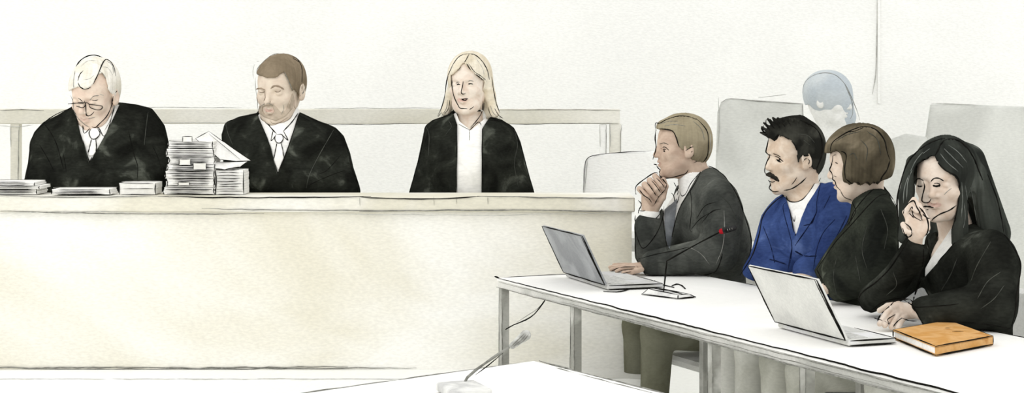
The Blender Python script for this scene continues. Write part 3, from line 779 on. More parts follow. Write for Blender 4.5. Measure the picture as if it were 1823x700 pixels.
# --- second judge: brown-haired man with trimmed beard
if want('j2'):
    Y = 6.62
    hd = Head(P(499,160,Y-.03), -19, 10, 3, (1.12,1.12,1.12))
    tor = torso_front(Y, (398,230), (604,228), (502,210), 305, 424, 602, .115)
    arms = [((422,252,Y-.01,23),(428,306,Y-.08,24)), ((428,306,Y-.08,24),(470,320,Y-.13,18)), ((590,256,Y-.01,24),(613,328,Y-.04,25)), ((613,328,Y-.04,25),(540,322,Y-.13,18))]
    tor.u(capx((476,218),(416,238),Y,Y,18,22), .03)
    def hair2(h, hf):
        f = h.cranium(.009); f.s(Poly(H2((20,500),(40,180),(86,160),(92,168),(150,188),(200,182),(240,152),(262,200),(278,232),(288,262),(300,252),(312,268),(330,300),(400,700)), None, Y+.0), .004)
        f.i(Half(h.W(0,.05,-.038), -(h.R@np.array([0,.2,1.]))), .01)
        grooves(f, 230, .0016, c=h.c)
        st = [S(H2((84,165),(92,130),(130,90),(170,58),(215,46)),.0011,PENCIL), S(H2((86,164),(120,184),(165,190),(210,180),(242,152)),.0014,PENCIL), S(H2((286,68),(310,75),(335,110),(343,150),(342,212)),.0019), S(H2((290,75),(330,98)),.0013),
              S(H2((243,153),(262,195),(280,235),(290,258)),.0013,PENCIL), S(H2((70,200),(64,150),(78,100),(100,92)),.0010,LPENCIL)]
        m = wash('hair_brown', (124,111,92), (138,124,104), scale=14, lo=.4, hi=.62)
        # beard: thin shell over jaw and lip
        bf = fld(Off(hf, .0035)); q = H2((78,325),(92,345),(120,340),(160,322),(190,345),(222,382),(250,372),(272,320),(288,270),(298,300),(290,360),(250,405),(195,432),(130,410),(88,380))
        bf.i(Poly(q, None, Y), .004); bf.s(Poly(H2((120,352),(150,342),(176,352),(186,378),(170,398),(130,392),(118,372)), None, Y), .003)
        lo = P(430,225,Y-.25); hi = P(540,150,Y+.02); bf.clip(lo=lo, hi=hi)
        mb = wash('beard_grey', (196,181,163), (174,160,142), scale=26, lo=.4, hi=.6)
        return [('hair', f, m, st, .0028), ('beard', bf, mb, [S(H2((98,372),(110,345),(150,330),(180,345)),.0009,PENCIL), S(H2((232,330),(240,360),(225,395)),.0009,PENCIL)], .0022)]
    BR = wash('brow_brown', (168,150,130), (150,134,116), scale=30); BRD = wash('ink_brown', (140,124,108), (160,146,130), scale=30)
    face = [S(H2((82,252),(105,244),(134,256)),.0028,BR), S(H2((98,266),(118,270),(132,264)),.0018,BRD), S(H2((165,248),(185,232),(215,236),(240,252)),.0034,BR), S(H2((188,262),(208,268),(222,258)),.0022,BRD),
            S(H2((132,270),(134,300),(126,318)),.0014,BRD), S(H2((126,330),(142,336),(158,330),(164,318)),.0017,BRD), S(H2((136,372),(154,378),(172,370)),.0016,wash('lips_2', (205,165,150))),
            S(H2((330,212),(352,210),(360,235),(350,270),(328,292)),.0014,PENCIL), S(H2((326,240),(344,236),(340,262)),.0010,BRD), S(H2((78,185),(80,245),(90,310),(95,370),(130,402)),.0010,PENCIL), S(H2((300,310),(298,350),(322,372)),.0011,BRD),
            S(H2((160,425),(175,445),(215,440),(262,410)),.0010,BRD)]
    robe = [S(Z2((185,310),(100,330),(50,350),(40,400)),.0017), S(Z2((50,345),(60,390),(80,440)),.0012,FOLDL), S(Z2((350,302),(430,340),(505,372),(535,410),(560,470),(575,540),(600,600),(610,640)),.0023), S(Z2((500,375),(480,410),(440,480),(400,560),(385,620)),.0016,FOLDL),
            S(Z2((205,330),(225,400),(245,480),(264,560)),.0014,FOLDL), S(Z2((355,310),(330,390),(300,480),(268,555)),.0018), S(Z2((390,610),(440,585),(500,560),(545,545)),.0013), S(Z2((430,560),(470,545),(530,480)),.0012), S(Z2((575,545),(590,580),(600,640)),.0020),
            S(Z2((60,505),(110,500),(160,502)),.0013)]
    col = dict(neck=(500,222), neckcone=((500,232),(504,204),40,29),
               ink=[S(Z2((210,322),(225,350),(248,378),(262,392)),.0021), S(Z2((352,306),(325,345),(290,382)),.0021), S(Z2((248,378),(240,422),(262,395)),.0017), S(Z2((290,380),(310,420),(284,396)),.0017), S(Z2((240,470),(248,500),(262,545)),.0012,PENCIL)])
    tie = dict(poly=Z2((258,396),(286,396),(292,412),(280,432),(294,490),(270,545),(246,500),(262,432),(252,412)), mat=SHIRT,
               ink=[Z2((260,396),(254,412),(264,430),(280,430),(290,412),(284,396),(262,396)), Z2((264,430),(256,470),(250,500)), Z2((280,430),(288,462),(292,492))])
    judge('brown-haired bearded man in a black robe sitting beside the tall paper stack', Y, hd, tor, arms, OUT['j2'], Z2((190,330),(180,300),(360,285),(355,310),(330,390),(268,556),(225,410)), 0, robe, face,
          (SKIN('skin_2', (226,212,194), (217,200,182)), wash('lips_1', (222,196,180))), hair2, tie, col)

# --- third judge: long fair hair, open robe over a white blouse
if want('j3'):
    Y = 6.62
    hd = Head(P(836,150,Y-.02), -19, 3, 0, (.98,.98,1.02))
    tor = torso_front(Y, (760,222), (918,226), (840,208), 310, 768, 914, .105)
    arms = [((778,246,Y,20),(757,345,Y,25)), ((757,345,Y,25),(790,372,Y-.06,20)), ((902,248,Y,20),(922,345,Y,25)), ((922,345,Y,25),(888,372,Y-.06,20))]
    def hair3(h, hf):
        f = h.cranium(.010)
        for sx, pts in ((-1, [((-.060,.0,.04),(-.079,.0,-.04)), ((-.079,.0,-.04),(-.100,-.01,-.105))]), (1, [((.060,.01,.04),(.080,.01,-.04)), ((.080,.01,-.04),(.104,.0,-.110))])):
            for a, b in pts: f.u(h.C(a, b, .019, .020), .018)
        f.u(Cap(h.W(0,.06,.0), h.W(0,.075,-.12), .062, .055), .03); f.u(Cap(h.W(-.05,.05,-.03), h.W(-.065,.05,-.12), .035, .030), .02); f.u(Cap(h.W(.05,.05,-.03), h.W(.07,.045,-.12), .035, .030), .02)
        f.s(Poly(H3((128,210),(160,190),(208,130),(222,126),(262,170),(310,215),(350,240),(362,262),(352,300),(348,360),(338,470),(345,560),(300,620),(200,620),(165,470),(150,400),(130,300)), None, Y+.0), .004)
        grooves(f, 260, .0020, c=h.c)
        st = [S(H3((30,500),(60,440),(85,350),(100,240),(140,140),(185,80),(232,62)),.0020), S(H3((232,62),(290,68),(345,115),(380,180),(394,240)),.0021), S(H3((252,66),(225,115),(205,140),(160,192)),.0016), S(H3((236,130),(270,180),(320,220),(352,245)),.0020), S(H3((250,130),(290,185),(335,215),(375,250)),.0013),
              S(H3((410,220),(422,310),(440,400),(465,470)),.0019), S(H3((386,430),(400,480),(430,515)),.0014), S(H3((430,440),(460,490),(505,516)),.0015), S(H3((356,400),(352,470),(350,530)),.0014), S(H3((120,380),(110,440),(82,480)),.0014), S(H3((140,400),(145,450),(133,485)),.0013), S(H3((105,380),(95,440),(60,500)),.0012,PENCIL),
              S(H3((60,470),(30,505),(5,520)),.0013), S(H3((300,90),(340,150),(360,210)),.001,LPENCIL), S(H3((400,420),(420,470),(470,512)),.0012,PENCIL)]
        return [('hair', f, wash('hair_blonde', (232,224,206), (214,203,180), scale=16, lo=.4, hi=.62), st, .0028)]
    face = [S(H3((212,252),(208,285),(200,315),(198,335),(214,342),(228,334)),.0018), S(H3((160,268),(175,256),(190,258)),.0011,PENCIL), S(H3((168,276),(180,271),(192,276)),.0019), S(H3((246,252),(262,246),(285,252)),.0012,PENCIL), S(H3((246,272),(262,268),(280,272)),.0026),
            S(H3((196,372),(212,376),(230,370),(248,374)),.0016), S(H3((202,378),(222,384),(240,378)),.0022), S(H3((136,225),(136,290),(150,360),(178,420),(190,438),(240,442)),.0020), S(H3((255,446),(270,440),(286,425)),.0015),
            S(H3((362,300),(364,268),(380,260),(384,290),(376,330),(362,345)),.0018), S(H3((370,290),(378,280),(372,315)),.0012), S(H3((348,390),(344,440),(335,480),(300,530),(262,572)),.0018)]
    robe = [S(Z3((240,292),(200,305),(165,330),(158,380),(140,450),(118,530),(105,580)),.0021), S(Z3((280,300),(284,400),(282,500),(282,580)),.0012), S(Z3((380,330),(378,440),(382,570)),.0017), S(Z3((400,305),(450,310),(495,335),(520,390),(545,480),(572,575)),.0021), S(Z3((165,330),(178,360),(176,440)),.0012,FOLDL), S(Z3((500,340),(512,400),(500,470),(515,560)),.0012,FOLDL),
            S(Z3((250,305),(262,330),(240,360)),.0011,FOLDL)]
    col = dict(neck=(836,222), open=[(812,200),(872,198),(862,212),(850,222),(838,232),(828,224),(818,216)], neckcone=((838,236),(838,212),34,27),
               ink=[S(Z3((375,325),(365,312),(335,340),(328,345)),.0017), S(Z3((290,320),(310,332),(330,342)),.0013,PENCIL), S(Z3((330,345),(331,365),(330,382)),.0012,PENCIL)])
    judge('fair long-haired woman in an open black robe over a white blouse, upright at the bench', Y, hd, tor, arms, OUT['j3'], [(806,200),(880,198),(868,214),(858,230),(857,360),(812,360),(814,222)], 0, robe, face,
          (SKIN('skin_3', (236,224,210), (224,205,188)), wash('lips_3', (222,190,176))), hair3, None, col)
# ---------------------------------------------------------------- the four people at the long table
def seat_chair(label, hip):
    t = thing('chair', [hip[0],hip[1],0], label, 'chair', None)
    c = np.array([hip[0],hip[1],0]); Rr = RT
    def bx(n, lo, hi, m=PAPER, bev=.0):
        p = Part(); p.box(lo, hi, m, R=Rr, c=c, bev=bev); p.build(n, t)
    bx('seat', (-.20,-.22,.40), (.20,.21,.435), bev=.012)
    bx('backrest', (-.19,.175,.50), (.19,.205,.80), bev=.012)
    for i in (-1,1):
        bx('back_post', (i*.16-.012,.182,.41), (i*.16+.012,.198,.52), LEGG)
        for j in (-1,1): bx('leg', (i*.175-.012,j*.185-.012,0), (i*.175+.012,j*.185+.012,.40), LEGG)
def legs_of(hip, mat, shoe, fwd=(.33,.36), down=(.0,.03), ink=(), spread=.095, rk=.058, r0=.078):
    """trousers of somebody seated with the legs under the table; returns field and shoe parts"""
    f = Fld(); fw = -DN; shoes = []
    hip = np.array(hip, float)
    f.u(Cap(hip+[*(DT*-.06),.0], hip+[*(DT*.06),.01], .088))
    for i, sd in enumerate((-1, 1)):
        a = hip+[*(DT*sd*spread),.0]; k = a+[*(fw*fwd[i]),.015]; an = k+[*(fw*down[i]+DT*sd*.01),-(k[2]-.11)]
        f.u(Cap(a, k, r0, rk), .03); f.u(Cap(k, an, rk, .042), .02)
        sp = Part(); g = Fld(); g.u(Cap([*(an+[*(fw*-.03),0])[:2],.045], [*(an+[*(fw*.15),0])[:2],.032], .042, .030)); g.s(Half([0,0,.002],[0,0,1]))
        sp.sdf(g, .006, shoe); shoes.append(sp)
    return f, shoes
def TABLE_CUT(j):
    j.s(Box(T(LEN_T/2, Wd_T/2-.01, -.018), (LEN_T/2+.02, Wd_T/2+.012, .0225), RT, .002), .004)
LEN_T = 2.95; Wd_T = .69
def shell(f, d, poly, Y0=None, Y1=None, k=.002):
    """a piece of cloth or hair lying d proud of a surface inside an outline"""
    t = fld(Off(f, d)); q = np.array(poly, float); t.i(Poly(poly, Y0, Y1), k)
    ya = Y0 or f.lo[1]; yb = Y1 or f.hi[1]
    xs = [P(x,0,y)[0] for x in (q[:,0].min()-3, q[:,0].max()+3) for y in (ya,yb)]; zs = [P(0,y,yy)[2] for y in (q[:,1].min()-3, q[:,1].max()+3) for yy in (ya,yb)]
    return t.clip(lo=(min(xs), ya-.01, min(zs)), hi=(max(xs), yb+.01, max(zs)))
def sitter(label, Y, hip, head, body, jacket, outline, cut, neckto, lips, skin, jm, parts, jink, bink, trousers, shoe=None, chair=None, hs=.0026, jh=.0045, group=None, ARM0=0):
    base = [hip[0], hip[1], 0]
    core = Fld().u(Cap(neckto, neckto+[.02,.01,-.10], .052, .085)); core.u(Cap(neckto+[.02,.01,-.10], np.array(hip)+[0,0,.10], .085, .10), .05); core.u(Cap(np.array(hip)+[*(DT*-.05),.02], np.array(hip)+[*(DT*.05),.02], .07), .05)
    core.us([g for o, g, k in body.ops[ARM0:ARM0+4]], .03)
    body = body.copy(); del body.ops[ARM0:ARM0+4]
    core.i(Off(jacket, -.012)); merge(body, core, .012)
    p = Part(); p.sdf(body, hs, skin, pick=[(lips, head.E((0,-.082,-.0558), (.0215,.016,.0105)))])
    for st, r, m in bink: p.ink(body, [st], Y-.5, r, m)
    b = p.build('person', base=base, label=label, cat='person')
    jf = jacket.copy()
    for c in cut: jf.s(c, .004)
    p = Part(); p.sdf(jf, jh, jm)
    for st, r, m in jink: p.ink(jf, [st], Y-.6, r, m)
    p.build('jacket', b)
    for nm, f, h, mt, strokes in parts:
        p = Part(); p.sdf(f, h, mt)
        for st, r, m in strokes: p.ink(f, [st], Y-.6, r, m, miss=.016)
        p.build(nm, b)
    lf, shoes = legs_of(hip, trousers, shoe)
    p = Part(); p.sdf(lf, .008, trousers); p.build('trousers', b)
    for sp in shoes: sp.build('shoe', b)
    if chair: seat_chair(chair, hip)
    return b
SHOE = wash('shoe_dark', (60,60,56), (90,90,84), scale=20)
GREYT = wash('trousers_grey', (196,196,187), (218,218,211), scale=6)
FINGER = .0088

# --- man in the grey suit, fist at his chin
if want('p1'):
    Y = 6.10
    hd = Head(P(1214,263,Y), -86, 1, 0, (1.0,.94,.985))
    nk = P(1246,330,Y+.01)
    b = hd.neck(hd.field(), nk, .052, .058)
    ARM0 = len(b.ops)
    b.us([capx((1283,362),(1270,456),5.94,5.90,16,14), capx((1270,456),(1170,472),5.90,5.92,14,11)], .03)
    b.us([capx((1225,358),(1156,446),6.18,6.09,16,14), capx((1156,446),(1154,380),6.09,6.07,14,12)], .03)
    Yh = 6.06                                              # the fist
    b.u(Ell(P(1163,350,Yh+.012), (.042,.026,.046), rotm(0,0,25)), .012); b.u(capx((1154,392),(1160,362),Yh+.01,Yh+.01,14,17), .012)
    for i in range(4):
        t = i/3; q = [Z4((120+t*57, 322-t*47))[0], Z4((148+t*52, 352-t*44))[0], Z4((166+t*44, 376-t*50))[0]]
        rr = .0115-.0012*abs(i-1.4)*.6
        chain(b, [(q[0][0]+7,q[0][1]+7,Yh+.03), (q[0][0],q[0][1],Yh-.012), (q[1][0],q[1][1],Yh-.030), (q[2][0],q[2][1],Yh-.020)], rr, .003, rr*.92)
    chain(b, [(1166,372,Yh-.005),(1180,352,Yh-.016),(1185,332,Yh-.012),(1181,320,Yh-.008)], .0115, .008)
    Yl = 5.93                                              # the hand on the laptop
    b.u(Ell(P(1137,475,Yl), (.042,.034,.015), rotm(0,0,-4)), .012); b.u(capx((1170,473),(1150,476),5.92,Yl,10,9), .012)
    for i, (tx, ty, yy) in enumerate(((1098,483,5.86),(1088,480,5.90),(1086,476,5.95),(1093,472,5.99))):
        chain(b, [(1130,476-i*1.2,yy+.012),(1112,(479+ty)/2-4,yy+.005),(tx,ty,yy)], .0082, .004)
    chain(b, [(1142,480,5.88),(1124,485,5.84),(1110,486,5.84)], .0095, .005)
    # clothes
    j = Fld()
    j.u(capx((1284,358),(1236,352),5.95,6.24,31,27)); j.u(ellx((1262,388),Y,50,62,.165), .05); j.u(ellx((1288,432),Y+.02,47,56,.155), .05)
    j.u(ellx((1262,328),Y+.01,24,22,.10), .04); j.u(capx((1290,470),(1295,560),Y+.03,Y+.04,42,44), .05)
    j.us([capx((1288,366),(1279,452),5.93,5.90,30,24), capx((1279,452),(1164,471),5.90,5.92,23,15)], .02)
    j.us([capx((1228,362),(1157,448),6.17,6.07,24,21), capx((1157,452),(1153,408),6.07,6.07,20,19)], .02)
    j.off(.020); j.i(Off(fld2(Poly(Z4((352,232),(372,236),(402,249),(440,282),(472,325),(501,395),(521,450),(531,510),(527,560),(505,625),(520,900),(385,900),(385,637),(300,650),(220,652),(145,647),(124,612),(104,575),(102,480),(100,440),(108,398),(200,376),(206,385),(208,330),(212,283),(280,233)))), .004), .026); TABLE_CUT(j); full = j.copy()
    neckhole = Cap(nk+[.0,0,-.01], hd.W(0,.02,-.05), .062, .066)
    V = Z4((196,280),(345,248),(322,292),(296,338),(272,378),(262,410),(244,470),(230,545),(216,500),(208,420),(200,350))
    sh = fld(Off(full, -.007)); sh.u(capx((1242,350),(1234,318),Y,Y,32,27.5), .01)
    sh.i(Poly(Z4((196,270),(372,232),(345,300),(310,345),(285,400),(262,470),(232,560),(205,520),(196,350)), None, Y+.10)); sh.s(Cap(nk, hd.W(0,.022,-.045), .0535, .052))
    sh.s(Poly(Z4((196,250),(300,250),(300,262),(262,288),(240,292),(218,286)), None, Y+.2)); sh.clip(lo=(.5,5.8,.8), hi=(.75,6.22,1.12))
    base_sh = fld(Off(full, -.007))
    cuff = Fld().u(capx((1153,412),(1157,384),6.09,6.07,18.5,18)); cuff.s(capx((1157,384),(1158,370),6.07,6.07,12,12)); 
    tie = shell(base_sh, .006, Z4((222,300),(258,292),(262,330),(254,400),(246,470),(232,548),(218,520),(212,440),(212,360)), 5.85, Y+.01)
    hair = hd.cranium(.010); hair.u(hd.C((-.022,-.070,.078),(.022,-.070,.078),.020), .02); hair.u(hd.E((0,.055,.0),(.064,.052,.062)), .02)
    hair.s(Poly(H4((30,128),(92,132),(120,142),(160,140),(198,152),(220,190),(238,245),(256,268),(284,268),(306,262),(316,330),(360,345),(392,352),(410,380),(420,480),(30,480))), .004)
    grooves(hair, 250, .0015, c=hd.c)
    hst = [S(H4((100,150),(92,125),(96,100),(120,104),(160,82),(230,60),(300,62),(350,80)),.0019), S(H4((345,72),(385,110),(418,160),(424,230),(418,300),(392,345)),.0019), S(H4((108,138),(150,140),(200,152),(222,190),(240,245),(258,268),(285,268)),.0020),
           S(H4((120,110),(170,92),(240,90)),.0011,PENCIL), S(H4((150,120),(210,110),(280,120)),.0010,PENCIL), S(H4((330,90),(380,140),(400,210)),.0011,PENCIL), S(H4((436,170),(438,250),(425,310)),.0011,LPENCIL), S(H4((395,340),(412,320),(422,290)),.0018)]
    m_s = SKIN('skin_grey_suit', (208,186,167), (190,166,148)); m_h = wash('hair_sandy', (158,148,124), (136,126,104), scale=12, lo=.4, hi=.6)
    face = [S(H4((96,145),(92,200),(98,250),(92,285),(78,330),(74,352),(92,360),(104,362)),.0021), S(H4((100,365),(112,385),(126,396),(116,408),(124,418)),.0019), S(H4((128,262),(150,250),(178,272)),.0014), S(H4((140,268),(150,264),(162,268)),.0016), S(H4((146,272),(152,282)),.0034), S(H4((120,232),(150,226),(175,238)),.0012,FOLDL if 'FOLDL' in globals() else PENCIL),
            S(H4((150,450),(200,440),(250,428),(285,415),(298,392)),.0018), S(H4((232,482),(270,462),(300,440),(318,418)),.0014), S(H4((282,275),(310,255),(345,252),(372,275),(375,305),(352,340),(332,348)),.0019), S(H4((315,285),(335,270),(352,285),(345,310)),.0015), S(H4((330,300),(338,318),(328,330)),.0013),
            S(Z4((105,335),(108,312),(140,285),(180,262),(200,280),(220,305)),.0021), S(Z4((220,305),(214,325),(190,352),(175,380)),.0016), S(Z4((120,325),(135,345),(152,355)),.0018), S(Z4((148,300),(165,322),(182,348)),.0016), S(Z4((165,292),(182,312),(198,336)),.0015), S(Z4((182,282),(200,300),(212,318)),.0014),
            S(Z4((106,335),(112,360),(128,378),(118,400),(116,412)),.0019), S(Z4((165,372),(155,358),(140,350)),.0014),
            S([(1139,487),(1120,490),(1100,488),(1092,491)],.0014), S([(1135,475),(1108,476),(1092,481),(1084,487)],.0013), S([(1128,479),(1108,482),(1098,485)],.0010), S([(1124,484),(1108,487)],.0010)]
    jst = [S(Z4((372,238),(400,250),(440,285),(480,350),(505,420),(528,500),(525,560),(500,620)),.0022), S(Z4((352,245),(325,300),(290,355),(265,400),(245,470),(228,545)),.0018), S(Z4((302,300),(312,380),(305,470),(312,480)),.0013), S(Z4((430,400),(432,470),(424,540),(400,600)),.0013,PENCIL), S(Z4((330,430),(360,385),(400,370)),.0012), S(Z4((350,445),(385,405),(420,395)),.0011), S(Z4((310,470),(345,430),(400,400)),.0011),
           S(Z4((105,460),(105,520),(108,572)),.0022), S(Z4((108,572),(125,610),(145,640)),.0019), S(Z4((145,640),(220,648),(300,645),(385,632),(408,610),(425,560)),.0020), S(Z4((115,580),(180,562),(250,548),(302,535)),.0016), S(Z4((210,385),(205,430),(180,490),(135,540),(112,500),(104,470)),.0015), S(Z4((205,430),(215,500),(222,548)),.0012), S(Z4((302,535),(345,560),(378,600)),.0011,PENCIL),
           S(Z4((160,600),(200,590),(240,600)),.0010,FOLDL), S(Z4((280,560),(330,590),(370,610)),.0012,FOLDL), S(Z4((400,330),(450,380),(480,450)),.0010,FOLDL), S(Z4((450,300),(490,380)),.0010,FOLDL)]
    sst = [S(Z4((222,292),(240,290),(262,330),(258,345)),.0015), S(Z4((268,332),(275,348),(290,340),(310,300),(352,250)),.0015), S(Z4((232,335),(245,345),(252,385)),.0018), S(Z4((266,345),(262,365),(252,385)),.0015)]
    cst = [S(Z4((106,405),(104,440),(112,462)),.0018), S(Z4((112,462),(150,452),(190,420),(206,385)),.0016), S(Z4((115,400),(140,402),(175,370)),.0013)]
    m_j = wash('suit_grey', (58,60,57), (86,88,83), scale=8, lo=.38, hi=.6, c3=(112,114,108), grain=.12, detail=5)
    sitter('short-haired man in a dark grey suit resting his chin on his fist', Y, (.80,6.17,.53), hd, b, j, None, [Poly(V, None, Y+.12), neckhole], nk,
        wash('lips_gs', (188,158,142)), m_s, m_j,
        [('shirt', sh, .003, SHIRT, sst), ('cuff', cuff, .003, SHIRT, cst), ('tie', tie, .003, wash('tie_grey', (136,139,142), (112,116,120), scale=14), []), ('hair', hair, .0028, m_h, hst)],
        jst, face, wash('trousers_olive', (106,106,90), (124,124,108), scale=7), SHOE, 'light grey chair under the grey-suited man, hidden behind the table', ARM0=ARM0)

# --- man in blue with quiff and moustache
if want('p2'):
    Y = 5.72
    hd = Head(P(1413,281,Y), -76, 3, 0, (1.02,.94,1.08), nose=.85)
    nk = P(1432,356,Y)
    b = hd.neck(hd.field(), nk, .054, .060)
    ARM0 = len(b.ops)
    b.us([capx((1388,384),(1350,470),5.80,5.66,14,12), capx((1350,470),(1400,490),5.66,5.55,12,10)], .03)
    b.us([capx((1488,372),(1492,462),5.60,5.52,16,14), capx((1492,462),(1440,492),5.52,5.45,14,11)], .03)
    b.u(Ell(P(1408,497,5.50), (.045,.03,.02)), .012); b.u(Ell(P(1426,498,5.44), (.045,.03,.02)), .012)
    for i in range(4):
        chain(b, [(1402-i*2,494+i*2,5.50-i*.012),(1388-i*2,499+i*2,5.48-i*.012),(1384-i*2,504+i*2,5.47-i*.012)], FINGER, .004)
        chain(b, [(1420-i*2,496+i*2,5.43-i*.012),(1404-i*2,501+i*2,5.41-i*.012),(1398-i*2,507+i*2,5.40-i*.012)], FINGER, .004)
    chain(b, [(1412,500,5.42),(1402,508,5.38)], .0095, .005); chain(b, [(1412,490,5.53),(1396,490,5.53)], .0095, .005)
    j = Fld()
    j.u(capx((1396,378),(1484,362),5.82,5.62,22,27)); j.u(ellx((1436,416),Y,56,66,.13), .05); j.u(ellx((1440,470),Y,52,52,.13), .05); j.u(capx((1458,500),(1464,560),Y+.04,Y+.05,38,40), .05)
    j.u(ellx((1440,358),Y+.02,32,24,.08), .04)
    j.us([capx((1384,386),(1350,462),5.78,5.66,23,26), capx((1350,464),(1392,484),5.66,5.58,24,17)], .02)
    j.us([capx((1488,368),(1490,462),5.60,5.53,28,27), capx((1490,462),(1440,484),5.53,5.48,26,18)], .02)
    j.off(.020); j.i(Off(fld2(Poly(Z5((198,364),(168,385),(128,440),(113,500),(95,560),(58,622),(60,680),(150,900),(430,900),(440,560),(425,450),(398,396),(358,343),(322,314),(290,312),(245,330)))), .004), .026); TABLE_CUT(j); full = j.copy()
    neckhole = Cap(nk+[0,0,-.012], hd.W(0,.02,-.05), .064, .070)
    V = Z5((196,380),(200,360),(250,340),(310,310),(300,345),(282,375),(262,405),(245,445),(228,500),(222,480),(212,430))
    tee = fld(Off(full, -.008)); tee.u(Cap(nk+[0,0,-.02], nk+(hd.W(0,.02,-.05)-nk)*.25, .066, .060), .015)
    tee.i(Poly(Z5((190,385),(190,350),(250,330),(320,300),(312,350),(290,385),(270,425),(250,470),(228,515),(216,480)), None, Y+.08))
    tee.s(Poly(H5((180,560),(236,600),(238,640),(262,658),(300,662),(345,640),(385,600),(410,560),(450,480),(300,400)), None, Y+.2)); tee.clip(lo=(.7,5.4,.85), hi=(1.1,Y+.1,1.1))
    hair = hd.cranium(.011); hair.u(hd.E((0,.050,.0),(.062,.050,.062)), .02)
    hair.u(hd.C((0,-.045,.100),(0,.03,.112),.026,.02), .02)
    hair.s(Poly(H5((0,200),(80,190),(112,205),(150,212),(178,196),(215,206),(262,230),(290,262),(306,310),(316,385),(332,352),(362,340),(398,350),(408,420),(425,432),(445,440),(460,520),(200,700),(0,650))), .004)
    for i, (bx, by, tx, ty) in enumerate(((1385,240,1356,226),(1384,238,1354,236),(1388,236,1360,219),(1392,234,1367,212),(1398,232,1376,210),(1404,231,1385,211),(1411,230,1394,210),(1418,229,1403,210),(1425,229,1412,210),(1432,230,1421,211),(1440,232,1429,213),(1447,236,1437,217))):
        for dy in (-.035, 0, .035):
            hair.u(Cap(P(bx,by+8,Y+dy), P(tx+abs(dy)*90,ty+abs(dy)*60,Y-.02+dy), .013, .0035), .006)
    grooves(hair, 260, .0018, c=hd.c)
    hst = [S(H5((100,195),(80,185),(62,155),(60,140)),.0022), S(H5((75,130),(72,165),(100,190)),.0018), S(H5((95,85),(92,120),(120,165)),.0016), S(H5((125,85),(128,120),(150,150)),.0016), S(H5((165,85),(165,110),(190,145)),.0015), S(H5((205,80),(205,110),(225,140)),.0014), S(H5((245,80),(248,105),(262,130)),.0014), S(H5((285,85),(285,108)),.0013),
           S(H5((330,92),(390,120),(445,160),(475,220),(482,280),(478,340),(455,400),(444,425)),.0024), S(H5((212,205),(262,232),(292,268),(306,315),(316,390)),.0020), S(H5((150,270),(142,245),(155,215),(182,198)),.0019), S(H5((170,275),(165,245),(178,215),(200,200)),.0016), S(H5((316,390),(335,355),(365,338)),.0016), S(H5((310,190),(380,200),(430,250)),.0010,FOLDL), S(H5((350,230),(400,270)),.0010,FOLDL)]
    mq, _ = cast(b, [(1366,311),(1370,311),(1376,314),(1382,318),(1386,322)], Y-.4, miss=.03); must = Fld()
    for i in range(4): must.u(Cap(mq[i], mq[i+1], (.0055,.0075,.0075,.0065)[i], (.0075,.0075,.0065,.0035)[i]), .004)
    face = [S(H5((112,212),(96,290),(92,318),(118,340),(100,380),(84,430),(84,458),(96,466)),.0022), S(H5((100,325),(115,332),(130,338)),.0018), S(H5((152,345),(175,350),(200,372),(212,380)),.0017), S(H5((165,362),(178,378),(198,384)),.0026), S(H5((180,365),(186,374)),.0036), S(H5((140,325),(170,335),(195,350)),.0013),
            S(H5((108,508),(118,520),(140,522),(155,516)),.0018), S(H5((118,522),(124,545),(112,562),(125,578),(150,590),(180,586)),.0021), S(H5((215,580),(270,568),(330,530),(372,490)),.0020), S(H5((270,540),(290,515),(305,490)),.0013), S(H5((362,345),(388,335),(412,350),(422,385),(405,415),(388,425)),.0020), S(H5((380,360),(395,375),(385,400)),.0014), S(H5((350,380),(362,362),(376,358)),.0014)]
    m_j = wash('jacket_blue', (44,59,102), (62,81,130), scale=8, lo=.38, hi=.56, c3=(92,112,160), grain=.10, detail=5)
    NAVY = wash('ink_navy', (22,28,52), (30,38,66), scale=30)
    jst = [S(Z5((205,375),(170,395),(132,440),(118,500),(98,560),(62,618)),.0022), S(Z5((290,322),(320,320),(355,350),(395,400)),.0022), S(Z5((302,328),(285,360),(262,400),(240,450),(225,500)),.0018), S(Z5((302,340),(290,400),(285,440),(225,530)),.0016,NAVY), S(Z5((205,400),(215,450),(222,490)),.0017), S(Z5((200,400),(190,420),(215,520),(212,580)),.0013,NAVY),
           S(Z5((215,540),(205,600)),.0013,NAVY), S(Z5((250,470),(275,462),(285,440)),.0017,NAVY), S(Z5((225,545),(255,560),(290,560)),.0024,NAVY), S(Z5((150,570),(170,575),(200,585)),.0024,NAVY), S(Z5((160,555),(165,580)),.0018,NAVY), S(Z5((345,450),(310,490),(290,540),(280,600)),.0012,NAVY), S(Z5((380,440),(350,500),(320,560)),.0014,NAVY), S(Z5((330,380),(310,420)),.0011,NAVY), S(Z5((395,405),(385,450),(350,510),(310,570),(290,605)),.0016), S(Z5((130,470),(150,520),(160,555)),.0011,NAVY), S(Z5((95,595),(120,600),(160,605)),.0013,NAVY)]
    tst = [S(H5((236,600),(234,636),(255,656),(300,660),(345,642),(385,598)),.0019), S(H5((385,598),(420,545),(455,478)),.0014), S(Z5((218,445),(224,458),(226,440)),.0012)]
    sitter('man with a dark quiff and moustache in a blue jacket over a white t-shirt', Y, (1.08,5.78,.53), hd, b, j, None, [Poly(V, None, Y), neckhole], nk,
        wash('lips_b', (196,166,150)), SKIN('skin_blue', (228,212,194), (208,186,164)), m_j,
        [('t_shirt', tee, .003, SHIRT, tst), ('moustache', must, .0022, wash('moustache_dark', (40,38,34), (60,56,50), scale=30), []), ('hair', hair, .0028, wash('hair_black', (34,34,31), (62,62,56), scale=14, lo=.4, hi=.62), hst)],
        jst, face, GREYT, SHOE, 'light grey chair under the man in the blue jacket, hidden behind the table', ARM0=ARM0)

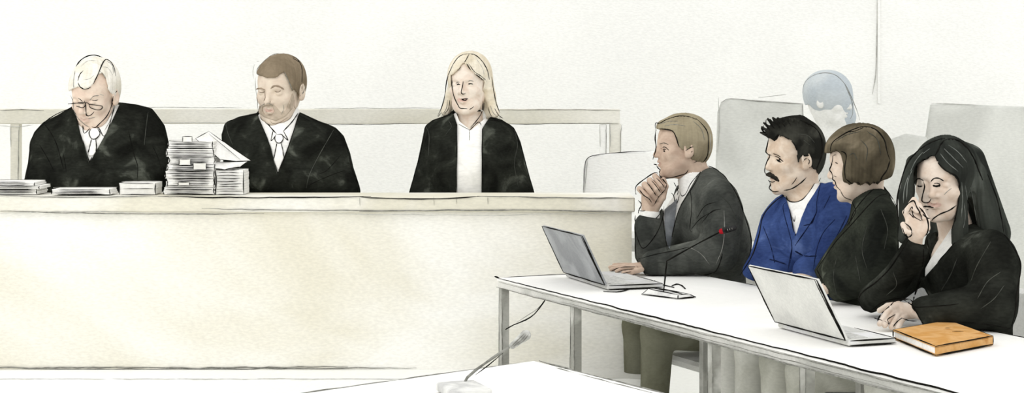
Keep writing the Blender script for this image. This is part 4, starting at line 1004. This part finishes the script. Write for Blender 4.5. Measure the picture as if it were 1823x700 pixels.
# --- woman with the bob, seen from behind
if want('p3'):
    Y = 5.27
    hd = Head(P(1529,293,Y), -112, 8, 0, (.97,.92,.98), ears=False)
    nk = P(1546,352,Y+.01)
    b = hd.neck(hd.field(), nk, .046, .052)
    ARM0 = len(b.ops)
    b.us([capx((1562,390),(1545,480),5.16,5.10,16,14), capx((1545,480),(1492,508),5.10,5.12,14,11)], .03)
    b.us([capx((1520,395),(1480,480),5.42,5.36,14,12), capx((1480,480),(1450,500),5.36,5.34,12,10)], .03)
    b.u(Ell(P(1478,514,5.12), (.04,.03,.018)), .012)
    for i in range(4): chain(b, [(1470,512+i*2,5.14-i*.018),(1456,513+i*2,5.13-i*.018),(1448,519+i*2,5.12-i*.018)], .0080, .004)
    j = Fld()
    j.u(capx((1562,384),(1522,388),5.17,5.40,27,22)); j.u(ellx((1540,425),Y,48,64,.14), .05); j.u(ellx((1528,482),Y,58,56,.14), .05); j.u(capx((1548,520),(1552,580),Y+.05,Y+.06,42,44), .05)
    j.u(ellx((1550,355),Y+.02,22,20,.075), .04)
    j.us([capx((1566,392),(1560,482),5.14,5.10,27,27), capx((1560,484),(1492,508),5.10,5.12,26,18)], .02)
    j.us([capx((1520,398),(1482,474),5.42,5.36,20,20), capx((1482,474),(1462,500),5.36,5.32,19,15)], .02)
    j.off(.020); j.i(Off(fld2(Poly(Z5((482,338),(506,362),(530,420),(537,500),(540,900),(390,900),(345,720),(305,640),(284,602),(340,518),(385,465),(393,430),(398,392),(438,352)))), .004), .026); TABLE_CUT(j); full = j.copy()
    neckhole = Cap(nk+[0,0,-.01], hd.W(0,.02,-.05), .056, .060)
    hair = hd.cranium(.014); hair.u(hd.E((0,.045,-.01),(.074,.052,.068)), .03); hair.u(hd.E((0,.020,-.035),(.082,.055,.045)), .03); hair.u(hd.C((-.03,-.062,.060),(.03,-.062,.060),.026), .03); hair.u(hd.E((.046,-.035,-.015),(.036,.042,.060)), .02)
    hair.s(Poly([(1440,273),(1479,272),(1490,268),(1498,276),(1502,292),(1500,310),(1502,326),(1500,340),(1498,360),(1440,360)]), .004)
    hair.i(Poly([(1400,150),(1620,150),(1612,300),(1580,318),(1568,322),(1562,328),(1556,323),(1548,330),(1540,325),(1532,331),(1522,325),(1512,329),(1500,322),(1400,322)]), .003)
    grooves(hair, 240, .0020, c=hd.c)
    hst = [S(Z5((332,262),(332,235),(345,215),(390,188),(430,176),(465,185),(490,215),(500,255),(508,275)),.0021), S(Z5((508,275),(498,305),(482,328),(478,345)),.0021), S(Z5((335,262),(350,258),(365,250),(378,262),(372,300),(375,330)),.0016), S(Z5((375,330),(395,345),(410,340),(425,352),(440,340),(450,350),(462,342),(478,340)),.0018), S(Z5((345,220),(380,200),(420,190)),.0012,FOLDL),
           S(Z5((440,190),(470,215),(480,260)),.0012,FOLDL), S(Z5((420,215),(440,240),(436,280)),.0011,FOLDL), S(Z5((385,262),(400,255),(410,275)),.0011,FOLDL), S(Z5((430,178),(400,190),(375,192)),.0013)]
    face = [S(Z5((338,262),(335,285),(328,305),(334,312),(338,325),(336,332),(345,338),(348,352),(360,365)),.0019), S(Z5((345,282),(352,286)),.0022), S(Z5((340,322),(348,325)),.0014), S(Z5((360,365),(372,385),(395,395)),.0013)]
    jst = [S(Z5((480,345),(460,360),(430,390),(400,430),(385,470)),.0018), S(Z5((498,375),(470,385),(430,425),(390,470),(345,520),(290,600)),.0017), S(Z5((480,345),(505,375),(528,420),(532,500),(530,560)),.0018), S(Z5((395,400),(405,430),(380,470)),.0014), S(Z5((290,600),(310,640),(330,690)),.0016), S(Z5((440,470),(425,540),(440,600)),.0012,FOLDL), S(Z5((480,420),(500,480),(490,540)),.0012,FOLDL), S(Z5((350,560),(340,620),(350,680)),.0011,FOLDL), S(Z5((405,560),(420,640)),.0011,FOLDL)]
    m_j = wash('jacket_charcoal', (30,32,29), (52,55,48), scale=7, lo=.38, hi=.6, c3=(84,88,78), grain=.14, detail=5)
    sitter('woman with a dark brown bob and charcoal jacket, face turned away', Y, (1.18,5.36,.53), hd, b, j, None, [neckhole], nk,
        wash('lips_c', (208,182,166)), SKIN('skin_bob', (224,208,192), (212,192,174)), m_j, [('hair', hair, .0028, wash('hair_umber', (70,64,52), (96,88,72), scale=11, lo=.38, hi=.6, c3=(120,110,92)), hst)],
        jst, face, wash('trousers_stone', (176,176,165), (200,200,190), scale=6), SHOE, 'light grey chair under the woman with the bob, hidden behind the table', ARM0=ARM0)

# --- long-haired woman, hand at her face
if want('p4'):
    Y = 4.80
    hd = Head(P(1680,321,Y), -33, 8, 3, (.97,.95,.96), ears=False)
    nk = P(1702,410,Y+.03)
    b = hd.neck(hd.field(), nk, .043, .050)
    ARM0 = len(b.ops)
    b.us([capx((1768,462),(1772,542),4.64,4.58,20,17), capx((1772,545),(1650,560),4.58,4.60,17,12)], .03)
    b.us([capx((1650,452),(1560,526),4.92,4.84,15,13), capx((1560,526),(1630,430),4.84,4.62,13,12)], .03)
    Yh = 4.60                                              # hand at the cheek
    b.u(Ell(P(1630,402,Yh), (.028,.022,.040), rotm(0,0,-8)), .012); b.u(capx((1630,432),(1630,410),4.62,Yh,12,14), .012)
    for pts in ([(1618,392),(1612,378),(1622,366),(1632,376)], [(1624,388),(1617,370),(1627,356),(1638,372)], [(1630,388),(1626,368),(1636,366),(1643,380)], [(1636,392),(1634,378),(1642,376),(1646,388)]):
        chain(b, [(pts[0][0],pts[0][1],Yh+.006),(pts[1][0],pts[1][1],Yh+.002),(pts[2][0],pts[2][1],Yh-.010),(pts[3][0],pts[3][1],Yh-.020)], .0086, .003)
    chain(b, [(1638,420,Yh-.012),(1650,406,Yh-.018),(1650,392,Yh-.016),(1644,382,Yh-.012)], .0095, .006)
    chain(b, [(1616,404,Yh),(1608,400,Yh-.012),(1612,412,Yh-.022),(1620,414,Yh-.022)], .0078, .004)
    b.u(Ell(P(1608,553,4.66), (.040,.030,.022), rotm(0,0,18)), .012); b.u(capx((1650,560),(1622,552),4.60,4.65,13,12), .012)   # hand on the laptop
    for pts in ([(1604,546),(1584,550),(1573,566),(1566,577)], [(1608,551),(1588,558),(1580,571),(1575,580)], [(1614,556),(1598,563),(1592,574),(1587,583)], [(1620,560),(1608,567),(1602,576),(1598,584)]):
        chain(b, [(x,y,4.655-.036*i) for i,(x,y) in enumerate(pts)], .0088, .004)
    chain(b, [(1600,542,4.68),(1580,545,4.70),(1566,553,4.70)], .0095, .005)
    j = Fld()
    j.u(capx((1764,456),(1664,446),4.68,4.93,33,22)); j.u(ellx((1716,490),Y+.01,60,58,.125), .05); j.u(ellx((1742,548),Y+.02,52,50,.13), .05); j.u(capx((1745,590),(1748,640),Y+.06,Y+.07,46,48), .05)
    j.u(ellx((1718,432),Y+.04,30,24,.07), .04)
    j.us([capx((1770,458),(1775,538),4.64,4.58,35,32), capx((1775,545),(1650,560),4.58,4.60,33,20)], .025)
    j.us([capx((1652,456),(1562,522),4.92,4.84,24,24), capx((1559,526),(1628,440),4.84,4.64,24,19)], .02)
    j.off(.020); j.i(Off(fld2(Poly(Z6((440,290),(483,328),(508,362),(529,405),(531,440),(523,500),(517,560),(506,606),(540,900),(370,900),(366,606),(310,594),(245,605),(225,560),(205,548),(165,538),(120,545),(85,563),(60,556),(44,525),(57,495),(98,463),(138,423),(168,378),(192,336),(215,345),(246,372),(252,296),(330,255)))), .004), .026); TABLE_CUT(j); full = j.copy(); neckhole = Cap(nk+[0,0,-.02], hd.W(0,.02,-.05), .052, .056)
    V = Z6((250,300),(345,290),(345,340),(318,372),(285,410),(238,462),(234,450),(252,390),(262,350))
    sh = fld(Off(full, -.007)); sh.u(Cap(nk+[0,0,-.02], nk+(hd.W(0,.02,-.05)-nk)*.35, .052, .050), .012)
    sh.i(Poly(Z6((300,345),(330,300),(350,320),(322,378),(290,415),(236,470),(232,455),(262,400)), None, Y+.02)); sh.clip(lo=(1.05,4.4,.85), hi=(1.35,Y+.03,1.1))
    hair = hd.cranium(.013); hair.u(hd.C((0,.0,.105),(0,.05,.095),.022), .02)
    hair.u(capx((1722,290),(1764,415),4.85,4.86,33,35), .03); hair.u(capx((1706,312),(1710,432),4.76,4.74,13,15), .02); hair.u(capx((1740,312),(1766,418),4.80,4.78,17,22), .02)
    hair.u(capx((1628,290),(1613,350),4.78,4.74,15,13), .015); hair.u(capx((1613,350),(1610,425),4.74,4.72,12,10), .012); hair.u(capx((1690,300),(1700,415),4.90,4.90,46,44), .03)
    hair.s(Poly(H7((148,330),(146,250),(160,205),(190,180),(225,162),(268,148),(286,190),(320,230),(365,258),(396,285),(404,310),(406,360),(398,420),(380,520),(350,600),(330,640),(280,660),(200,660),(150,600),(150,430)), None, Y+.02), .004)
    hair.i(Half(P(1700,440,Y), (0,0,-1)), .01)
    grooves(hair, 300, .0022, c=hd.c)
    HL = wash('hair_light', (100,104,100), (124,128,122), scale=30)
    hst = [S(H7((62,560),(58,480),(55,400),(75,300),(110,200),(160,135),(220,90),(280,62),(325,52)),.0022), S(H7((325,62),(355,55),(400,65),(450,105),(490,170),(515,230),(540,290)),.0024), S(H7((322,62),(300,90),(285,120),(270,150)),.0020), S(H7((270,155),(290,195),(330,235),(385,262),(405,300),(404,380),(396,450),(380,520),(350,600)),.0020), S(H7((250,158),(200,178),(160,210),(150,260),(152,330),(150,400)),.0018),
           S(H7((300,140),(340,190),(400,240)),.0013,HL), S(H7((320,110),(370,160),(430,220)),.0013,HL), S(H7((345,90),(400,130),(450,190)),.0012,HL), S(H7((420,300),(425,400),(418,500)),.0013,HL), S(H7((440,320),(455,420),(460,520)),.0012,HL), S(H7((470,330),(490,430),(505,520)),.0012,HL), S(H7((120,260),(95,340),(90,420)),.0013,HL), S(H7((140,230),(115,300),(108,400)),.0012,HL), S(H7((200,130),(160,180),(130,240)),.0012,HL), S(H7((240,110),(200,140)),.0011,HL),
           S(Z6((430,150),(460,230),(480,330)),.0018), S(H7((400,330),(392,420),(372,520)),.0012,HL), S(H7((430,560),(440,500),(435,420)),.0010,HL)]
    face = [S(H7((205,300),(210,330),(200,370),(194,405),(205,415),(222,418),(240,410),(246,395)),.0019), S(H7((154,298),(165,284),(185,280),(205,295)),.0016), S(H7((168,320),(182,326),(196,322)),.0022), S(H7((244,300),(262,280),(290,278),(318,294)),.0017), S(H7((256,318),(275,324),(300,318)),.0028), S(H7((262,308),(282,306),(300,314)),.0012),
            S(H7((196,440),(215,438),(240,440),(262,446)),.0022), S(H7((204,456),(218,458),(232,454)),.0014), S(H7((250,520),(262,505),(300,480),(350,460),(390,432)),.0019), S(H7((200,480),(215,498),(240,508)),.0014), S(H7((320,372),(340,352),(362,335)),.0010,PENCIL),
            S(H7((95,450),(120,420),(148,405),(165,440),(190,490),(195,520)),.0019), S(H7((120,470),(140,440),(145,490),(190,520)),.0014), S(H7((122,475),(150,505)),.0012), S(H7((178,440),(210,480),(230,530),(228,580),(210,608)),.0019), S(H7((95,450),(90,480)),.0013), S(H7((96,530),(130,560),(136,598),(120,612),(95,602)),.0017), S(H7((85,560),(100,600),(118,614)),.0014),
            S([(1620,533),(1598,534),(1584,545),(1568,560),(1562,572)],.0017), S([(1575,572),(1583,577),(1580,569),(1594,560)],.0014), S([(1590,582),(1596,574),(1606,566)],.0015), S([(1556,566),(1564,569),(1571,571)],.0014), S([(1604,566),(1618,571),(1632,572)],.0013), S([(1620,533),(1632,545),(1640,560)],.0016)]
    jst = [S(Z6((480,330),(505,365),(525,405),(527,440),(518,500),(512,560),(502,600)),.0024), S(Z6((502,610),(450,600),(390,592),(310,588)),.0018), S(Z6((262,295),(250,330),(258,400),(240,455)),.0014), S(Z6((350,335),(315,375),(275,420),(238,460)),.0017), S(Z6((232,465),(215,510),(205,540)),.0013), S(Z6((195,345),(170,385),(140,430),(100,470),(60,500),(48,525),(62,552),(82,558)),.0021), S(Z6((240,372),(238,420),(225,470),(210,520)),.0015), S(Z6((205,540),(222,545),(300,540),(345,535)),.0013),
           S(Z6((82,558),(120,530),(170,520),(208,540)),.0017), S(Z6((250,360),(262,400),(255,430)),.0010,FOLDL), S(Z6((440,350),(400,420),(380,470)),.0012,FOLDL), S(Z6((470,440),(430,470),(400,520)),.0012,FOLDL), S(Z6((480,480),(450,520),(410,550)),.0011,FOLDL), S(Z6((340,400),(320,450),(290,500)),.0012,FOLDL), S(Z6((150,440),(160,480),(130,510)),.0012,FOLDL), S(Z6((208,540),(230,580),(245,602)),.0018)]
    m_j = wash('jacket_black', (28,29,26), (48,50,45), scale=7, lo=.38, hi=.6, c3=(88,91,84), grain=.14, detail=5)
    sitter('woman with long straight dark hair in a black jacket, hand at her face', Y, (1.42,4.92,.53), hd, b, j, None, [Poly(V, None, Y+.03), neckhole], nk,
        wash('lips_d', (208,178,164)), SKIN('skin_long', (228,214,200), (214,194,176)), m_j, [('blouse', sh, .003, SHIRT, []), ('hair', hair, .0028, wash('hair_dark', (40,42,39), (62,65,60), scale=13, lo=.38, hi=.6, c3=(92,96,90), stretch=(1,1,.25)), hst)],
        jst, face, GREYT, SHOE, 'light grey chair under the long-haired woman, hidden behind the table', ARM0=ARM0)

# --- the faint figure in the background
if want('p5'):
    Y = 7.75
    hd = Head(P(1475,178,Y), 62, 4, 0, (1.05,1.0,1.08))
    b = hd.neck(hd.field(), P(1484,238,Y), .05, .058)
    b.u(capx((1452,262),(1518,258),Y+.02,Y-.02,19,19), .05); b.u(capx((1484,270),(1484,420),Y,Y,38,36), .05); b.u(capx((1484,420),(1484,620),Y,Y,34,30), .04)
    for sx in (-1,1):
        b.u(capx((1484+sx*36,266),(1484+sx*42,350),Y,Y,14,11), .03); b.u(capx((1484+sx*42,350),(1484+sx*32,420),Y,Y-.05,11,9), .02)
        b.u(Ell(P(1484+sx*30,432,Y-.06), (.025,.018,.045)), .02)
        for k in range(4): chain(b, [(1484+sx*30-4+k*3,438,Y-.06),(1484+sx*30-4+k*3,452,Y-.07),(1484+sx*30-4+k*3,460,Y-.06)], .0085, .004)
        b.u(Cap(P(1484+sx*14,600,Y), [P(1484+sx*16,0,Y)[0],Y,.06], .075, .045), .03); b.u(Cap([P(1484+sx*16,0,Y)[0],Y+.02,.04], [P(1484+sx*16,0,Y)[0],Y-.13,.035], .042, .035), .02)
    b.s(Half([0,0,0],[0,0,1]))
    WG = wash('pale_figure', (226,226,221), (238,238,234), scale=8)
    p = Part(); p.sdf(b, .006, WG); o = p.build('person', base=[P(1484,0,Y)[0],Y,0], label='faint blue-grey figure without details standing far back at the right', cat='person')
    BG = wash('blue_grey_hair', (186,194,199), (200,206,208), scale=5, c3=(206,208,204))
    h = hd.cranium(.012); h.u(capx((1462,162),(1478,172),Y,Y,30,34), .02); h.u(capx((1480,170),(1500,208),Y+.02,Y+.02,36,24), .03)
    h.s(Poly([(1400,196),(1440,186),(1448,194),(1462,200),(1462,212),(1470,222),(1468,260),(1400,260)]), .006); h.i(Poly([(1400,60),(1600,60),(1600,222),(1500,226),(1470,220),(1400,220)]), .01)
    p = Part(); p.sdf(h, .005, BG)
    for st in (ZB((465,390),(470,350),(500,318),(550,303),(600,312),(640,350),(665,400),(690,460),(702,500)), ZB((640,352),(668,420),(672,470),(662,495))): p.ink(h, [st], Y-.5, .0016, PENCIL, miss=.03)
    p.build('hair', o)
    v = Fld().u(capx((1452,262),(1518,258),Y+.02,Y-.02,20.5,20.5)); v.u(capx((1484,270),(1484,470),Y,Y,40,38), .05)
    for sx in (-1,1): v.u(capx((1484+sx*36,266),(1484+sx*42,350),Y,Y,16,13.5), .03); v.u(capx((1484+sx*42,350),(1484+sx*33,412),Y,Y-.05,13.5,11), .02)
    v.s(Cap(P(1484,238,Y), hd.W(0,.02,-.05), .062, .064))
    p = Part(); p.sdf(v, .008, wash('pale_jumper', (220,221,217), (232,232,228), scale=6)); p.build('jumper', o)
# ---------------------------------------------------------------- paperwork on the bench
ZT = 1.010
SHEET = wash('sheet_white', (247,246,242), (238,237,232), scale=12)
COVERW = wash('folder_white', (240,239,233), (228,227,220), scale=9)
def bundle(x0, x1, y0, y1, label, Y=6.28, dep=.10, skew=0, lines=5, mat=None, cat='file', name='case_file', group=None, tabs=(), cover=True, r=.0014, wob=2):
    """one bundle of sheets; y0 is its top and y1 its foot in the drawing"""
    zb = pz(y1, Y); zt = pz(y0, Y); mat = mat or SHEET
    a = px(x0, Y); b = px(x1, Y)
    t = thing(name, ((a+b)/2, Y+dep/2, zb), label, cat, group)
    p = Part(); n = max(2, lines); rr = np.random.default_rng(int(x0*7+y0))
    for i in range(n):                                     # sheaves of paper, each a little out of line
        z0 = zb+(zt-zb)*i/n; z1 = zb+(zt-zb)*(i+1)/n-.0006; d = rr.normal(0,.0016,4)
        p.box((a+d[0]+skew*i,Y+d[2],z0), (b+d[1]+skew*i,Y+dep+d[3],z1), mat)
    for i in range(n+1):
        z = zb+(zt-zb)*i/n; xa = x0+rr.uniform(0,.18)*(x1-x0); xb = x1-rr.uniform(0,.25)*(x1-x0)
        A = np.array([px(xa,Y)+skew*i, Y-.004, z+rr.normal(0,.0012)]); B = np.array([px(xb,Y)+skew*i, Y-.004, z+rr.normal(0,.0012)])
        p.line([A, (A+B)/2+[0,0,rr.normal(0,.001)], B], r*rr.uniform(.6,1.1), wob=.0004)
    for xx in (a, b): p.line([(xx,Y-.004,zb), (xx+rr.normal(0,.003),Y-.004,(zb+zt)/2), (xx,Y-.004,zt)], r*1.2, wob=.001)
    p.line([(a,Y+dep*.3,zt+.001), (a,Y+dep*.8,zt+.001), (b,Y+dep,zt+.001)], r*.7, PENCIL)
    p.build('pages', t)
    for (tx0, ty0, tx1, ty1) in tabs:
        q = Part(); q.box((px(tx0,Y),Y-.010,pz(ty1,Y)), (px(tx1,Y),Y-.0055,pz(ty0,Y)), COVERW)
        c = [(px(x,Y),Y-.0105,pz(y,Y)) for x, y in ((tx0,ty0),(tx1,ty0),(tx1,ty1),(tx0,ty1))]
        for i in range(4): q.line([c[i], c[(i+1)%4]], .0014)
        q.build('index_tab', t)
    return t
if want('papers'):
    zy = lambda Y: HY+(CAMZ-ZT)*F/Y
    B0 = zy(6.27)-1.2
    G = 'case files in the tall stack on the bench'
    ys = [B0, 333, 318, 304, 292, 279, 264, 251]
    lab = ['white case file at the very foot of the tall stack on the bench', 'second case file from the foot of the tall stack', 'third case file from the foot of the tall stack, thin', 'middle case file of the tall stack with a square tab', 'case file with tabs just above the middle of the tall stack', 'case file second from the top of the tall stack', 'topmost case file of the tall stack on the bench']
    tabs = [(), ((318,324,338,330),), (), ((345,290,368,302),), ((320,283,340,294),), (), ((326,243,343,253),)]
    xs = [(293,382),(297,380),(294,381),(298,383),(300,381),(296,380),(299,379)]
    for i in range(7): bundle(xs[i][0], xs[i][1], ys[i+1]+.8, ys[i], lab[i], Y=6.26, dep=.13, lines=4, group=G, tabs=tabs[i])
    bundle(384, 434, 303, B0, 'thick bound volume standing right of the tall paper stack', Y=6.27, dep=.12, lines=9, cat='book', name='bound_volume', r=.0016)
    bundle(213, 277, 326, B0, 'closed white book lying between the white-haired man and the tall stack', Y=6.26, dep=.12, lines=1, cat='book', name='closed_book', r=.0018)
    bundle(-25, 66, 337, B0, 'lowest thin folder of the pile at the far left end of the bench', Y=6.26, dep=.14, lines=3, group='thin folders at the left end of the bench')
    bundle(-20, 72, 331, 336.4, 'middle thin folder of the pile at the far left end of the bench', Y=6.25, dep=.14, lines=2, group='thin folders at the left end of the bench')
    bundle(-22, 62, 324, 330.4, 'topmost thin folder of the pile at the far left end of the bench', Y=6.26, dep=.14, lines=2, group='thin folders at the left end of the bench')
    bundle(92, 196, 337, B0, 'thin sheaf of papers lying under the arms of the white-haired man', Y=6.22, dep=.12, lines=3, cat='papers', name='paper_sheaf')
    # loose sheets sliding off the stack
    def sheet(pts, label, th=.0015, strokes=(), mat=SHEET):
        q = [P(x,y,yy) for x,y,yy in pts]; n = np.cross(q[1]-q[0], q[2]-q[0]); n /= np.linalg.norm(n); n *= th
        p = Part(); k = len(q); p.add([v+n for v in q]+[v-n for v in q], [tuple(range(k)), tuple(range(2*k-1,k-1,-1))]+[(i,(i+k),(i+1)%k+k,(i+1)%k) for i in range(k)], mat, False)
        for i in range(k): p.line([q[i]+[0,-.002,0], q[(i+1)%k]+[0,-.002,0]], .0016, wob=.0004)
        for a, b in strokes: p.line([P(*a)+[0,-.004,0], P(*b)+[0,-.004,0]], .0011)
        return p.build('loose_sheet', label=label, cat='paper', group='loose sheets beside the tall stack')
    sheet([(348,247,6.30),(372,234,6.36),(402,256,6.38),(446,286,6.40),(420,287,6.34),(392,284,6.28)], 'large loose sheet sloping from the tall stack towards the bearded man', strokes=[((372,238,6.34),(428,284,6.36))])
    sheet([(382,289,6.29),(440,288,6.36),(428,297,6.33),(400,302,6.27),(383,300,6.26)], 'small loose sheet lying on the bound volume under the sloping sheet')
# ---------------------------------------------------------------- light
W = bpy.data.worlds.new('world'); SC.world = W; W.use_nodes = True
W.node_tree.nodes['Background'].inputs[0].default_value = (1.0,.999,.988,1); W.node_tree.nodes['Background'].inputs[1].default_value = 1.17
l = bpy.data.lights.new('added_key_light', 'AREA'); l.shape = 'RECTANGLE'; l.size = 3.2; l.size_y = 2.4; l.energy = 52; l.color = (1,.985,.95)  # added area key for gentle modelling of the figures, not a fixture of the room
o = bpy.data.objects.new('added_key_light', l); COL.objects.link(o); o.location = (-2.6, 2.6, 4.6)
d = np.array([.6, 6.3, .9])-np.array(o.location); 
import mathutils
o.rotation_euler = mathutils.Vector(d.tolist()).to_track_quat('-Z', 'Y').to_euler()
SC.cycles.max_bounces = 5; SC.cycles.diffuse_bounces = 3
for o in bpy.data.objects:
    if '_b' in o: del o['_b']
